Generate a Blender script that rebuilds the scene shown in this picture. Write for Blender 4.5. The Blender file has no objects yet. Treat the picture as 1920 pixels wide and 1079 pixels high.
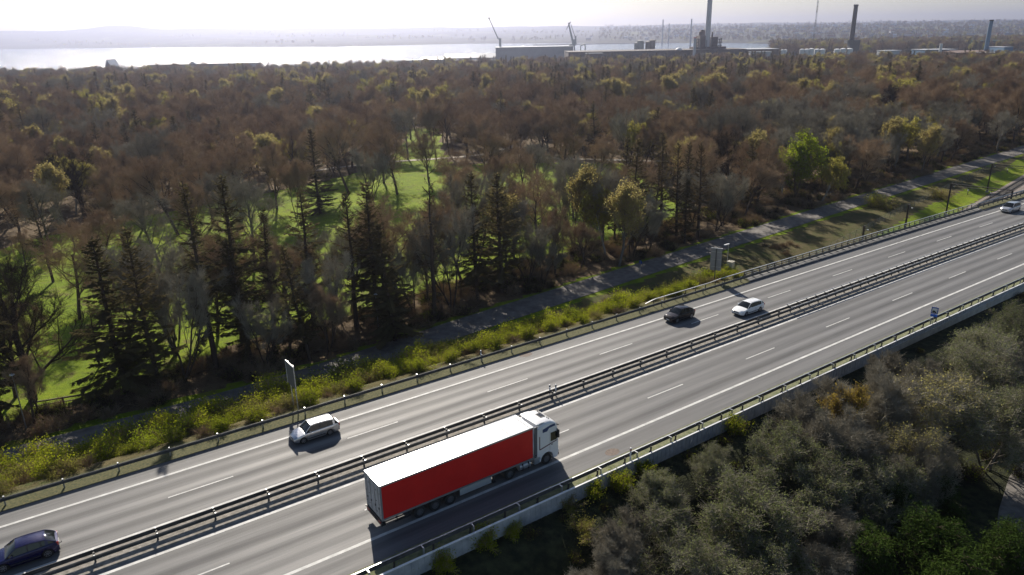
import bpy, bmesh, math, random
import numpy as np
from mathutils import Vector, Matrix, Euler
R_=math.radians
scn=bpy.context.scene
COL=scn.collection
# ------------------------------------------------------------------ camera
HAZE=1.5e-4; CAMH=34.08; FPX=1363.7; PITCH=0.335981; ROLL=0.01846
cam=bpy.data.cameras.new('camera'); cam_ob=bpy.data.objects.new('camera',cam); COL.objects.link(cam_ob)
cam.sensor_width=36; cam.lens=FPX/1920*36; cam.clip_start=0.5; cam.clip_end=40000
cam_ob.matrix_world=Matrix.Translation((0,0,CAMH))@Matrix.Rotation(math.pi/2-PITCH,4,'X')@Matrix.Rotation(-ROLL,4,'Z')
scn.camera=cam_ob
# ------------------------------------------------------------------ sky and sun
SUN_EL=R_(32); SUN_DIR=Vector((-0.245*math.cos(SUN_EL),0.9695*math.cos(SUN_EL),math.sin(SUN_EL))).normalized()
w=bpy.data.worlds.new('World'); scn.world=w; w.use_nodes=True
nt=w.node_tree; nt.nodes.clear()
sky=nt.nodes.new('ShaderNodeTexSky'); sky.sky_type='NISHITA'; sky.sun_disc=False
sky.sun_elevation=SUN_EL; sky.sun_rotation=math.atan2(-0.245,0.9695)
sky.air_density=1.0; sky.dust_density=0.5; sky.ozone_density=1.0; sky.altitude=50
bg=nt.nodes.new('ShaderNodeBackground'); bg.inputs[1].default_value=0.056
out=nt.nodes.new('ShaderNodeOutputWorld')
nt.links.new(sky.outputs[0],bg.inputs[0]); nt.links.new(bg.outputs[0],out.inputs[0])
sl=bpy.data.lights.new('sun','SUN'); sl.energy=5.0; sl.angle=R_(0.55); sl.color=(1.0,0.91,0.78)
so=bpy.data.objects.new('sun',sl); COL.objects.link(so)
so.rotation_euler=SUN_DIR.to_track_quat('Z','Y').to_euler(); so.location=(0,0,200)
scn.view_settings.view_transform='Standard'; scn.view_settings.look='None'
scn.view_settings.exposure=0.68; scn.view_settings.gamma=1.0
# ------------------------------------------------------------------ helpers
def tag(o,label=None,cat=None,group=None,kind=None):
    if label: o['label']=label
    if cat: o['category']=cat
    if group: o['group']=group
    if kind: o['kind']=kind
    return o
def empty(name,loc=(0,0,0),rz=0,label=None,cat=None,group=None):
    o=bpy.data.objects.new(name,None); COL.objects.link(o); o.empty_display_size=.3
    o.location=loc; o.rotation_euler=(0,0,rz); return tag(o,label,cat,group)
def np_mesh(name,verts,faces,mats,smooth=False,midx=None):
    """verts Nx3; faces list of int arrays (each MxK)"""
    me=bpy.data.meshes.new(name); verts=np.asarray(verts,np.float32)
    fl=[np.asarray(f,np.int32) for f in faces if len(f)]
    loops=np.concatenate([f.ravel() for f in fl]); tot=np.concatenate([np.full(len(f),f.shape[1],np.int32) for f in fl])
    st=np.concatenate([[0],np.cumsum(tot)[:-1]]).astype(np.int32)
    me.vertices.add(len(verts)); me.vertices.foreach_set('co',verts.ravel())
    me.loops.add(len(loops)); me.loops.foreach_set('vertex_index',loops)
    me.polygons.add(len(tot)); me.polygons.foreach_set('loop_start',st); me.polygons.foreach_set('loop_total',tot)
    if midx is not None: me.polygons.foreach_set('material_index',np.asarray(midx,np.int32))
    me.polygons.foreach_set('use_smooth',np.full(len(tot),smooth))
    for m in (mats if isinstance(mats,(list,tuple)) else [mats]): me.materials.append(m)
    me.update(calc_edges=True); return me
def link(name,me,parent=None,loc=None,rz=None):
    o=bpy.data.objects.new(name,me); COL.objects.link(o)
    if parent: o.parent=parent
    if loc is not None: o.location=loc
    if rz is not None: o.rotation_euler=(0,0,rz)
    return o
def copy_tree(o,parent=None):
    c=o.copy(); COL.objects.link(c); c.parent=parent
    for ch in list(o.children): copy_tree(ch,c)
    return c
class MB:
    def __init__(s): s.v=[];s.f=[];s.m=[];s.mats=[]
    def _mi(s,m):
        if m not in s.mats: s.mats.append(m)
        return s.mats.index(m)
    def add(s,vs,fs,m,M=None):
        b=len(s.v); mi=s._mi(m)
        for p in vs: s.v.append(tuple(M@Vector(p)) if M is not None else tuple(p))
        for f in fs: s.f.append([b+i for i in f]); s.m.append(mi)
        return s
    def box(s,x0,x1,y0,y1,z0,z1,m,M=None):
        vs=[(x0,y0,z0),(x1,y0,z0),(x1,y1,z0),(x0,y1,z0),(x0,y0,z1),(x1,y0,z1),(x1,y1,z1),(x0,y1,z1)]
        return s.add(vs,[(0,3,2,1),(4,5,6,7),(0,1,5,4),(1,2,6,5),(2,3,7,6),(3,0,4,7)],m,M)
    def cyl(s,p0,p1,r0,r1,m,n=12,cap=True,M=None):
        p0=Vector(p0);p1=Vector(p1);d=(p1-p0).normalized()
        a=d.orthogonal().normalized(); b=d.cross(a); vs=[];fs=[]
        for (p,r) in((p0,r0),(p1,r1)):
            for i in range(n):
                t=2*math.pi*i/n; vs.append(p+a*(r*math.cos(t))+b*(r*math.sin(t)))
        for i in range(n): j=(i+1)%n; fs.append((i,j,n+j,n+i))
        if cap: fs.append(tuple(range(n-1,-1,-1))); fs.append(tuple(range(n,2*n)))
        return s.add(vs,fs,m,M)
    def extr(s,prof,y0,y1,m,M=None):
        """profile in xz (list), extruded along y"""
        n=len(prof); vs=[(x,y0,z) for x,z in prof]+[(x,y1,z) for x,z in prof]
        fs=[(i,(i+1)%n,n+(i+1)%n,n+i) for i in range(n)]+[tuple(range(n-1,-1,-1)),tuple(range(n,2*n))]
        return s.add(vs,fs,m,M)
    def build(s,name,parent=None,smooth=False,bevel=0,loc=None,angle=35,rz=None):
        me=bpy.data.meshes.new(name); me.from_pydata(s.v,[],s.f)
        for m in s.mats: me.materials.append(m)
        me.polygons.foreach_set('material_index',s.m); me.update()
        if True:
            bm=bmesh.new(); bm.from_mesh(me)
            if bevel:
                bmesh.ops.remove_doubles(bm,verts=bm.verts,dist=1e-4)
            bmesh.ops.recalc_face_normals(bm,faces=bm.faces)
            if bevel:
                es=[e for e in bm.edges if len(e.link_faces)==2 and e.calc_face_angle(0)>R_(30)]
                bmesh.ops.bevel(bm,geom=es,offset=bevel,segments=2,profile=.6,affect='EDGES',clamp_overlap=True)
            bm.to_mesh(me); bm.free()
        if smooth or bevel:
            me.polygons.foreach_set('use_smooth',[True]*len(me.polygons)); me.set_sharp_from_angle(angle=R_(angle))
        return link(name,me,parent,loc,rz)
# ------------------------------------------------------------------ materials
def mat(name,col=(.5,.5,.5),rough=.7,metal=0,spec=.5,coat=0):
    m=bpy.data.materials.new(name); m.use_nodes=True; b=m.node_tree.nodes['Principled BSDF']
    b.inputs['Base Color'].default_value=(*col,1); b.inputs['Roughness'].default_value=rough
    b.inputs['Metallic'].default_value=metal; b.inputs['Specular IOR Level'].default_value=spec
    if coat: b.inputs['Coat Weight'].default_value=coat; b.inputs['Coat Roughness'].default_value=.04
    return m
def N(m,t,**k):
    n=m.node_tree.nodes.new(t)
    for a,v in k.items(): setattr(n,a,v)
    return n
def L(m,a,b): m.node_tree.links.new(a,b)
def ramp(m,src,stops):
    r=N(m,'ShaderNodeValToRGB'); e=r.color_ramp.elements
    while len(e)<len(stops): e.new(.5)
    for i,(p,c) in enumerate(stops): e[i].position=p; e[i].color=(*c,1)
    L(m,src,r.inputs[0]); return r
def noise(m,scale,detail=4,vec=None,rough=.55):
    n=N(m,'ShaderNodeTexNoise'); n.inputs['Scale'].default_value=scale; n.inputs['Detail'].default_value=detail; n.inputs['Roughness'].default_value=rough
    if vec is not None: L(m,vec,n.inputs['Vector'])
    return n
def mixc(m,fac,a,b,mode='MIX'):
    x=N(m,'ShaderNodeMix',data_type='RGBA',blend_type=mode)
    if isinstance(fac,(int,float)): x.inputs[0].default_value=fac
    else: L(m,fac,x.inputs[0])
    for i,v in((6,a),(7,b)):
        if isinstance(v,tuple): x.inputs[i].default_value=(*v,1)
        else: L(m,v,x.inputs[i])
    return x.outputs[2]
def math_(m,op,a,b=None,c=None):
    x=N(m,'ShaderNodeMath',operation=op)
    for i,v in enumerate((a,b,c)):
        if v is None: continue
        if isinstance(v,(int,float)): x.inputs[i].default_value=v
        else: L(m,v,x.inputs[i])
    return x.outputs[0]
def bump(m,h,strength=.3,dist=.05):
    b=N(m,'ShaderNodeBump'); b.inputs['Strength'].default_value=strength; b.inputs['Distance'].default_value=dist
    L(m,h,b.inputs['Height']); L(m,b.outputs[0],m.node_tree.nodes['Principled BSDF'].inputs['Normal'])
def BS(m): return m.node_tree.nodes['Principled BSDF']
def mottled(name,c1,c2,scale=3,rough=.85,metal=0,b=0,bs=20,vecobj=False):
    m=mat(name,c1,rough,metal); co=N(m,'ShaderNodeTexCoord').outputs['Object']
    n=noise(m,scale,6,co); r=ramp(m,n.outputs[0],[(.35,c1),(.65,c2)]); L(m,r.outputs[0],BS(m).inputs['Base Color'])
    if b: bump(m,noise(m,bs,5,co).outputs[0],b)
    return m
def leafmat(name,c1,c2,trans=.45,rough=.7):
    m=bpy.data.materials.new(name); m.use_nodes=True; t=m.node_tree; t.nodes.clear()
    o=N(m,'ShaderNodeOutputMaterial'); oi=N(m,'ShaderNodeObjectInfo')
    co=N(m,'ShaderNodeTexCoord').outputs['Object']; n=noise(m,.45,3,co)
    f=math_(m,'MULTIPLY_ADD',oi.outputs['Random'],.5,math_(m,'MULTIPLY_ADD',n.outputs[0],1.6,-.55))
    r=ramp(m,f,[(0,c1),(1,c2)])
    d=N(m,'ShaderNodeBsdfDiffuse'); tr=N(m,'ShaderNodeBsdfTranslucent'); mx=N(m,'ShaderNodeMixShader')
    L(m,r.outputs[0],d.inputs[0]); L(m,r.outputs[0],tr.inputs[0]); mx.inputs[0].default_value=trans
    L(m,d.outputs[0],mx.inputs[1]); L(m,tr.outputs[0],mx.inputs[2]); L(m,mx.outputs[0],o.inputs[0]); return m
# ------------------------------------------------------------------ road coordinates: x across the map, t metres north of the south carriageway's inner line
OF=59.425
def g_(x):
    x=np.asarray(x,float); xc=np.clip(x,-70,115)
    f=.690993*xc+1.67325e-4*xc**2-1.63686e-6*xc**3
    sl=.690993+3.3465e-4*xc-4.91058e-6*xc**2
    return f+sl*(x-xc)
def cs_(x):
    xc=np.clip(np.asarray(x,float),-70,115); sl=.690993+3.3465e-4*xc-4.91058e-6*xc**2
    return 1/np.sqrt(1+sl*sl)
C0=float(cs_(0))
def RP(x,t,z=0.): return (float(x),float(OF+g_(x)+t/C0),z)
def TT(x,y): return (y-OF-g_(x))*C0
_xs=np.linspace(-140,420,5601); _ss=np.concatenate([[0],np.cumsum(np.hypot(np.diff(_xs),np.diff(g_(_xs))))]); _ss-=np.interp(0,_xs,_ss)
def XS(s): return float(np.interp(s,_ss,_xs))
def SX(x): return float(np.interp(x,_xs,_ss))
def HD(x): return math.acos(float(cs_(x)))
PCX=[-140,-60,-45,-33,-24,-13,12,61,165,300,460]; PCY=[14,54,64,71.8,78,88.3,109.2,149.9,234.5,342,470]
def pathy(x): return np.interp(x,PCX,PCY)
def sstep(a,b,x): t=np.clip((x-a)/(b-a),0,1); return t*t*(3-2*t)
def vnoise(x,y,s,seed=0):
    return (np.sin(x/s+seed*1.7)*np.cos(y/s*1.13+seed*.6)+.6*np.sin(x/s*2.1+y/s*1.7+seed*2.3)+.4*np.cos(x/s*3.7-y/s*3.1+seed))/2
def ground_z(x,y):
    """near terrain height"""
    x=np.asarray(x,float);y=np.asarray(y,float); T=TT(x,y)
    base=-4.2+.35*vnoise(x,y,23)*sstep(40,70,T)
    base=base-2.5*sstep(380,700,y)-.002*np.clip(y-480,0,400)
    # bank
    inb=sstep(33.5,35.5,x)*(1-sstep(92,97,x))
    bank=-4.2*sstep(14.6,24,T)
    zN=np.where(T<24,bank,base)
    zB=np.where(T<12.5,-.12,-5.0+.8*sstep(20,30,T))
    z=zN*(1-inb)+np.where(T<30,zB,zN)*inb
    # railway bed
    d=((x-61)*.7-(y-121.6)*.714)   # metres to the south-east of the mast line
    rail=(1-sstep(6,10,np.abs(d-5.3)))*sstep(13.95,14.2,T)*sstep(38,41,x)
    z=z*(1-rail)+(-5.3)*rail
    # south side
    zs=-1.7-4.3*sstep(-13.5,-22,T)*1.0
    zs=np.where(T<-13.0,-.95-5.1*sstep(13.0,22,-T),-.95)
    z=np.where(T<-9.6,zs,z)
    z=np.where((T>=-9.6)&(T<=12.5),-.12,z)
    return z
def gz(x,y): return float(ground_z(x,y))
def hor(px): return 63.18-(px-960)*math.tan(ROLL)
def PX(px,py,Y):
    """world point seen at pixel (px,py) of the photograph at forward distance Y"""
    uu=px-960; vv=539.5-py; c,s=math.cos(ROLL),math.sin(ROLL)
    u=uu*c+vv*s; v=-uu*s+vv*c; cp,sp=math.cos(PITCH),math.sin(PITCH)
    dy=FPX*cp+v*sp; dz=-FPX*sp+v*cp; k=Y/dy
    return (u*k,Y,CAMH+dz*k)
# ------------------------------------------------------------------ setting materials
def ground_mat():
    m=mat('ground_soil_grass',(.08,.1,.03),.95); co=N(m,'ShaderNodeTexCoord').outputs['Object']
    at=N(m,'ShaderNodeAttribute',attribute_name='zone')   # r lawn, g rough grass, b leaf litter
    sep=N(m,'ShaderNodeSeparateColor'); L(m,at.outputs['Color'],sep.inputs[0])
    n1=noise(m,.12,5,co); n2=noise(m,1.3,6,co); n3=noise(m,9,4,co)
    lawn0=ramp(m,math_(m,'MULTIPLY_ADD',n1.outputs[0],.45,math_(m,'MULTIPLY_ADD',n2.outputs[0],.3,math_(m,'MULTIPLY',n3.outputs[0],.25))),[(.36,(.08,.13,.003)),(.5,(.16,.23,.004)),(.64,(.25,.30,.008))]).outputs[0]
    n5=noise(m,.35,6,co,.7); lawn=mixc(m,ramp(m,n5.outputs[0],[(.52,(0,0,0)),(.66,(.75,.75,.75))]).outputs[0],lawn0,(.13,.10,.04))
    rough=ramp(m,math_(m,'MULTIPLY_ADD',n1.outputs[0],.5,math_(m,'MULTIPLY',n2.outputs[0],.5)),[(.34,(.05,.075,.014)),(.5,(.10,.085,.035)),(.66,(.14,.115,.055))]).outputs[0]
    lit=ramp(m,math_(m,'MULTIPLY_ADD',n3.outputs[0],.5,math_(m,'MULTIPLY',n2.outputs[0],.5)),[(.36,(.05,.036,.022)),(.56,(.17,.12,.07)),(.68,(.07,.09,.02))]).outputs[0]
    wob=math_(m,'MULTIPLY_ADD',n2.outputs[0],.5,-.25)
    a=mixc(m,math_(m,'GREATER_THAN',math_(m,'ADD',sep.outputs[1],wob),.5),lit,rough)
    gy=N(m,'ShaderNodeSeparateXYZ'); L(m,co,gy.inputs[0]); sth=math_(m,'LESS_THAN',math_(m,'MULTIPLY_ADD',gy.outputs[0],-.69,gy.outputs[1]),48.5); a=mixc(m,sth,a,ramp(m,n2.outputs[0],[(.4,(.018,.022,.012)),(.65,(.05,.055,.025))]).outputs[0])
    c=mixc(m,math_(m,'GREATER_THAN',math_(m,'ADD',sep.outputs[0],wob),.5),a,lawn)
    L(m,c,BS(m).inputs['Base Color']); bump(m,n3.outputs[0],.9,.2)
    BS(m).inputs['Specular IOR Level'].default_value=.15
    return m
M_ground=ground_mat()
def asphalt():
    m=mat('asphalt',(.1,.1,.1),.55); uv=N(m,'ShaderNodeUVMap').outputs[0]
    sp=N(m,'ShaderNodeSeparateXYZ'); L(m,uv,sp.inputs[0])
    # long streaks along the lanes: u = distance along, v = distance across
    cb=N(m,'ShaderNodeCombineXYZ'); L(m,math_(m,'MULTIPLY',sp.outputs[0],.018),cb.inputs[0]); L(m,math_(m,'MULTIPLY',sp.outputs[1],.9),cb.inputs[1])
    n1=noise(m,1.0,4,cb.outputs[0])
    cb2=N(m,'ShaderNodeCombineXYZ'); L(m,math_(m,'MULTIPLY',sp.outputs[0],.25),cb2.inputs[0]); L(m,math_(m,'MULTIPLY',sp.outputs[1],6),cb2.inputs[1])
    n2=noise(m,1.0,5,cb2.outputs[0])
    n3=noise(m,14,5,uv); n4=noise(m,.2,3,uv)
    # worn wheel tracks: darker polished bands, two per lane (uses distance across)
    wt=N(m,'ShaderNodeMath',operation='SINE'); L(m,math_(m,'MULTIPLY_ADD',sp.outputs[1],2*math.pi/1.78,.9),wt.inputs[0])
    inl=math_(m,'MULTIPLY',math_(m,'LESS_THAN',sp.outputs[1],10.0),math_(m,'GREATER_THAN',sp.outputs[1],-7.2))
    f=math_(m,'MULTIPLY_ADD',math_(m,'MULTIPLY',wt.outputs[0],inl),.10,math_(m,'MULTIPLY_ADD',n1.outputs[0],.62,math_(m,'MULTIPLY_ADD',n2.outputs[0],.2,math_(m,'MULTIPLY',n3.outputs[0],.18))))
    r=ramp(m,f,[(.33,(.062,.063,.067)),(.5,(.115,.116,.120)),(.66,(.185,.185,.187))])
    c=mixc(m,math_(m,'MULTIPLY_ADD',n4.outputs[0],.6,-.15),r.outputs[0],(.14,.135,.128))
    L(m,c,BS(m).inputs['Base Color'])
    rr=math_(m,'MULTIPLY_ADD',f,-.3,.83); L(m,rr,BS(m).inputs['Roughness'])
    BS(m).inputs['Specular IOR Level'].default_value=.3
    bump(m,n3.outputs[0],.25,.01); return m
M_asph=asphalt()
M_asph2=mottled('old_path_asphalt',(.085,.078,.072),(.17,.158,.145),1.1,.85,0,.3,25)
M_line=mottled('road_marking_white',(.42,.42,.41),(.60,.60,.585),1.3,.75)
M_gravel=mottled('gravel',(.16,.15,.13),(.30,.28,.25),2.5,.9,0,.5,30)
M_conc=mottled('concrete',(.30,.30,.29),(.42,.42,.40),1.2,.8,0,.2,20)
M_panel=mottled('pale_noise_wall_panel',(.28,.31,.35),(.40,.43,.47),1.4,.65)
M_galv=mottled('galvanised_steel',(.36,.37,.38),(.5,.51,.52),2,.42,.75)
M_dark=mottled('dark_and_shaded_steel',(.06,.06,.06),(.11,.11,.11),2,.6,.3)  # dark tone puts the backlit shade of the guardrail beams into the colour
M_white=mat('white_plastic',(.75,.75,.75),.5)
M_black=mat('black_plastic',(.02,.02,.02),.6)
M_red=mat('red_paint',(.5,.03,.02),.5)
M_blue=mat('blue_sign_face',(.015,.07,.35),.4)
M_wood=mottled('old_wood',(.07,.05,.035),(.12,.09,.06),3,.85)
# ------------------------------------------------------------------ ground
LAWN=[(-98,82),(-70,74),(-56,68),(-44,76),(-38,88),(-22,100),(-4,118),(14,132),(34,150),(42,166),(40,190),(34,222),(14,228),(-18,226),(-24,262),(-30,318),(-42,318),(-40,262),(-38,228),(-52,204),(-66,184),(-86,164),(-100,142)]
def in_poly(x,y,P):
    x=np.asarray(x,float);y=np.asarray(y,float); r=np.zeros(x.shape,bool); n=len(P)
    for i in range(n):
        x0,y0=P[i];x1,y1=P[(i+1)%n]
        if y0==y1: continue
        c=((y0>y)!=(y1>y))&(x<(x1-x0)*(y-y0)/(y1-y0)+x0); r^=c
    return r
def clearing(x,y): return ((x-300)/85)**2+((y-525)/62)**2<1
def zone(x,y):
    T=TT(x,y); lawn=in_poly(x,y,LAWN)|clearing(x,y)
    nearp=np.abs(y-pathy(x))
    rough=((T>11)&(y<pathy(x)+3.5))
    lawn=lawn|((nearp>3)&(nearp<5.0)&(T>20))
    d=((x-61)*.7-(y-121.6)*.714)
    lawn=lawn|((np.abs(d+1.5)<2.6)&(T>14)&(x>44))
    return np.stack([lawn,rough,~(lawn|rough)],-1).astype(float)
def grid_mesh(name,X,Y,Z,mats,col=None,uv=None,smooth=True):
    ny,nx=X.shape; idx=np.arange(nx*ny).reshape(ny,nx)
    q=np.stack([idx[:-1,:-1],idx[:-1,1:],idx[1:,1:],idx[1:,:-1]],-1).reshape(-1,4)
    me=np_mesh(name,np.stack([X,Y,Z],-1).reshape(-1,3),[q],mats,smooth)
    if col is not None:
        a=me.color_attributes.new('zone','FLOAT_COLOR','POINT'); c=np.ones((nx*ny,4),np.float32); c[:,:3]=col.reshape(-1,3); a.data.foreach_set('color',c.ravel())
    if uv is not None:
        u=me.uv_layers.new(name='UVMap'); u.data.foreach_set('uv',uv.reshape(-1,2)[q.ravel()].astype(np.float32).ravel())
    return me
# far relief -----------------------------------------------------
RU=[-.78,-.57,-.52,-.48,-.445,-.235,0,.176,.25,.40,.54,.70,1.2]; RH=[172,150,186,188,150,122,103,94,102,90,86,80,80]
SN=[-1.5,-.3,-.1,.1,.3,.36]; SNY=[1230,1280,1400,1350,1450,2300]
SF=[-1.5,-.7,-.45,-.23,-.05,.1,.2,.3,.36]; SFY=[6600,6200,5000,3700,3950,3300,3000,2700,2300]
def far_z(x,y):
    u=x/y; ridge=np.interp(u,RU,RH); ys=np.interp(u,SN,SNY); yf=np.interp(u,SF,SFY)
    near=-7.5-2.0*sstep(700,1000,y)
    land=np.where(u>.345,near,near-8*sstep(-60,60,y-ys))
    # far land
    k=np.clip((y-yf)/(8600-yf),0,1.0)
    rise=np.where(u>.12,np.interp(k,[0,.22,.42,.7,1],[0,.42,.52,.5,1]),np.interp(k,[0,.35,.7,1],[0,.25,.6,1]))
    nz=12*vnoise(x,y,420,1)*sstep(.08,.4,k)+6*vnoise(x,y,170,3)*sstep(.05,.4,k)
    far=-11.2+(ridge+11.2)*rise+nz
    far=np.where(y>8600,far-(y-8600)*.02,far)
    far=np.where(k<=0,-16,far)
    z=np.where(y<yf,land,far)
    # right hand side keeps dry land all the way
    dry=sstep(.33,.37,u); z=np.where((u>.33),np.maximum(z,-9.5*dry-16*(1-dry)),z)
    return z
xs=np.arange(-380,480.1,2.2); ys=np.concatenate([np.arange(-70,20,6.),np.arange(20,200,1.1),np.arange(200,481,2.4)]); ys[-1]=480
X,Y=np.meshgrid(xs,ys); Z=ground_z(X,Y)
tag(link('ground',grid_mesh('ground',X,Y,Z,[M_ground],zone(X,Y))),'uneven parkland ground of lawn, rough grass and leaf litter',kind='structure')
us=np.linspace(-1.25,1.25,260); ys=np.concatenate([[480],np.geomspace(484,13000,240)]); U_,Y=np.meshgrid(us,ys); X=U_*Y
bl=sstep(480,620,Y); Z=far_z(X,Y)*bl+(ground_z(X,Y))*(1-bl); Z[0]-=.4
def far_mat():
    m=mat('far_country',(.05,.06,.03),.95); co=N(m,'ShaderNodeTexCoord').outputs['Object']
    n=noise(m,.0035,6,co,.65); n2=noise(m,.02,4,co)
    r=ramp(m,math_(m,'MULTIPLY_ADD',n.outputs[0],.7,math_(m,'MULTIPLY',n2.outputs[0],.3)),[(.4,(.02,.024,.016)),(.54,(.035,.036,.024)),(.59,(.10,.11,.04)),(.70,(.15,.14,.08))])
    L(m,r.outputs[0],BS(m).inputs['Base Color']); BS(m).inputs['Specular IOR Level'].default_value=.1; return m
M_far=far_mat()
me=grid_mesh('hills',X,Y,Z,[M_far,M_ground],zone(X,Y)); mi=np.where((Y[:-1,:-1]<760).ravel(),1,0).astype(np.int32); me.polygons.foreach_set('material_index',mi)
tag(link('hills',me),'low hills and far shore across the fjord',kind='structure')
# water ----------------------------------------------------------
def water_mat():
    m=mat('fjord_water',(.02,.05,.10),.13); co=N(m,'ShaderNodeTexCoord').outputs['Object']
    n=noise(m,.12,5,co,.6); n2=noise(m,.9,4,co)
    mp=N(m,'ShaderNodeMapping'); mp.inputs['Scale'].default_value=(.6,.25,1); L(m,co,mp.inputs[0]); n3=noise(m,.05,6,mp.outputs[0],.75)
    h=math_(m,'MULTIPLY_ADD',n.outputs[0],1.,math_(m,'MULTIPLY_ADD',n3.outputs[0],7.,math_(m,'MULTIPLY',n2.outputs[0],.35))); bump(m,h,1.0,.8)
    BS(m).inputs['IOR'].default_value=1.33; return m
b=MB(); b.add([(-9000,700,-12),(4200,700,-12),(4200,7500,-12),(-9000,7500,-12)],[(0,1,2,3)],water_mat())
tag(b.build('water'),'wide glittering fjord beyond the wood',kind='structure')
# ------------------------------------------------------------------ carriageways, lines, verges
XR=np.arange(-110,330,1.0)
def strip(name,t0,t1,z,m,x0=-110,x1=330,nt=2,zf=None):
    xr=np.arange(x0,x1+.01,1.0); ts=np.linspace(t0,t1,nt); Xg,Tg=np.meshgrid(xr,ts); Yg=OF+g_(Xg)+Tg/C0
    Zg=np.full(Xg.shape,float(z)) if zf is None else zf(Xg,Tg)
    S=np.interp(Xg,_xs,_ss); return grid_mesh(name,Xg,Yg,Zg,[m],None,np.stack([S,Tg],-1),smooth=False)
tag(link('road',strip('road',-9.75,12.35,0,M_asph,nt=16)),'dual carriageway of streaked grey asphalt',kind='structure')
tag(link('road_median',strip('road_median',.42,2.95,.012,M_gravel)),'gravel median strip between the carriageways',kind='structure')
mv=mottled('verge_grass',(.035,.045,.012),(.11,.10,.035),5,.95,0,.6,14)
tag(link('verge_north',strip('verge_north',12.35,14.7,.02,mv,-110,34)),'grass verge beside the left carriageway',kind='structure')
tag(link('verge_bank',strip('verge_bank',12.35,14.7,.02,mv,92,330)),'grass verge past the bridge',kind='structure')
tag(link('bridge_kerb',strip('bridge_kerb',12.35,13.95,.1,mottled('bridge_edge',(.10,.10,.10),(.17,.17,.165),1,.8),34,92)),'concrete edge strip along the bridge deck',kind='structure')
tag(link('verge_south',strip('verge_south',-11.5,-9.75,.02,mottled('pale_verge',(.10,.12,.05),(.2,.2,.11),2.2,.95,0,.5,16))),'narrow grass strip by the low wall',kind='structure')
def marking(bm,t,s0,s1,wd,z=.006,step=2.):
    n=max(1,int((s1-s0)/step)); ss=np.linspace(s0,s1,n+1); v=[];f=[]
    for s in ss:
        x=XS(s); hd=HD(x); p=RP(x,t,z); nx,ny=-math.sin(hd),math.cos(hd)
        v+=[(p[0]-nx*wd/2,p[1]-ny*wd/2,z),(p[0]+nx*wd/2,p[1]+ny*wd/2,z)]
    for i in range(n): f.append((2*i,2*i+2,2*i+3,2*i+1))
    bm.add(v,f,M_line)
TB,TC,TD,TG,TH=10.16,6.75,3.40,-3.86,-7.33
b=MB()
for t,wd in((TB,.25),(TD,.25),(0,.28),(TH,.28)): marking(b,t,SX(-100),SX(320),wd,.006)
for k in range(-5,26): marking(b,TC,-33.24+15*k,-33.24+15*k+5,.13)
for k in range(-9,24): marking(b,TG,.99+15*k-.0,.99+15*k+5.0,.13)
tag(b.build('road_marking'),'white lane lines and dashes on the asphalt',kind='structure')
# patches / drains
def disc(name,x,t,r,m,z=.004,el=.75):
    p=RP(x,t,z); hd=HD(x); v=[];n=28;rnd=random.Random(int(x*10))
    for i in range(n):
        a=2*math.pi*i/n; k=r*(1+.08*rnd.uniform(-1,1)); cx,cy=k*math.cos(a),k*el*math.sin(a)
        v.append((p[0]+cx*math.cos(hd)-cy*math.sin(hd),p[1]+cx*math.sin(hd)+cy*math.cos(hd),z))
    b=MB(); b.add(v,[tuple(range(n))],m); return tag(b.build(name),None,None,None,'structure')
M_stain=mottled('rusty_stain',(.09,.065,.05),(.15,.11,.09),5,.8)
disc('road_patch',8.35,-9.0,.7,M_stain); disc('road_patch',1.36,11.8,.8,M_stain)
# path beyond the bank
def ribbon(name,pts,half,z,m,zoff=.05):
    P=np.array(pts,float); seg=np.hypot(*np.diff(P,axis=0).T); s=np.concatenate([[0],np.cumsum(seg)]); ss=np.arange(0,s[-1],2.)
    x=np.interp(ss,s,P[:,0]); y=np.interp(ss,s,P[:,1]); dx=np.gradient(x);dy=np.gradient(y); l=np.hypot(dx,dy)
    # smooth
    nx,ny=-dy/l,dx/l; k=np.ones(7)/7; nx=np.convolve(np.pad(nx,3,'edge'),k,'valid'); ny=np.convolve(np.pad(ny,3,'edge'),k,'valid')
    ws=np.array([-half,-half/3,half/3,half]); X=x[None]+ws[:,None]*nx[None]; Y=y[None]+ws[:,None]*ny[None]; Z=ground_z(X,Y)+zoff if z is None else np.full(X.shape,z)
    return link(name,grid_mesh(name,X,Y,Z,[m],None,np.stack([np.broadcast_to(ss,X.shape),np.broadcast_to(ws[:,None],X.shape)],-1)))
xx=np.arange(-140,460,4.)
pp=[(a,float(np.mean(pathy(np.array([a-8,a-4,a,a+4,a+8]))))) for a in xx]
tag(ribbon('path',pp,2.75,None,M_asph2,.07),'grey asphalt cycle path between trees and bank',kind='structure')
M_pgr=mottled('pale_park_gravel',(.30,.26,.22),(.42,.37,.31),2,.9)
tag(ribbon('park_path',[(-70,214),(-52,226),(-40,233),(-26,238),(-10,246),(2,262),(-2,300),(-14,340)],1.2,None,M_pgr,.1),'pale gravel footpath crossing the park lawn',kind='structure')
tag(ribbon('park_track',[(8,238),(20,233),(34,228),(60,222)],1.3,None,M_pgr,.1),'short pale gravel path at the edge of the lawn',kind='structure')
tag(ribbon('gravel_track',[(39,46),(43,52),(48,58),(60,66),(74,72)],1.5,None,M_asph2,.06),'gravel track among the trees south of the road',kind='structure')
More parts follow.
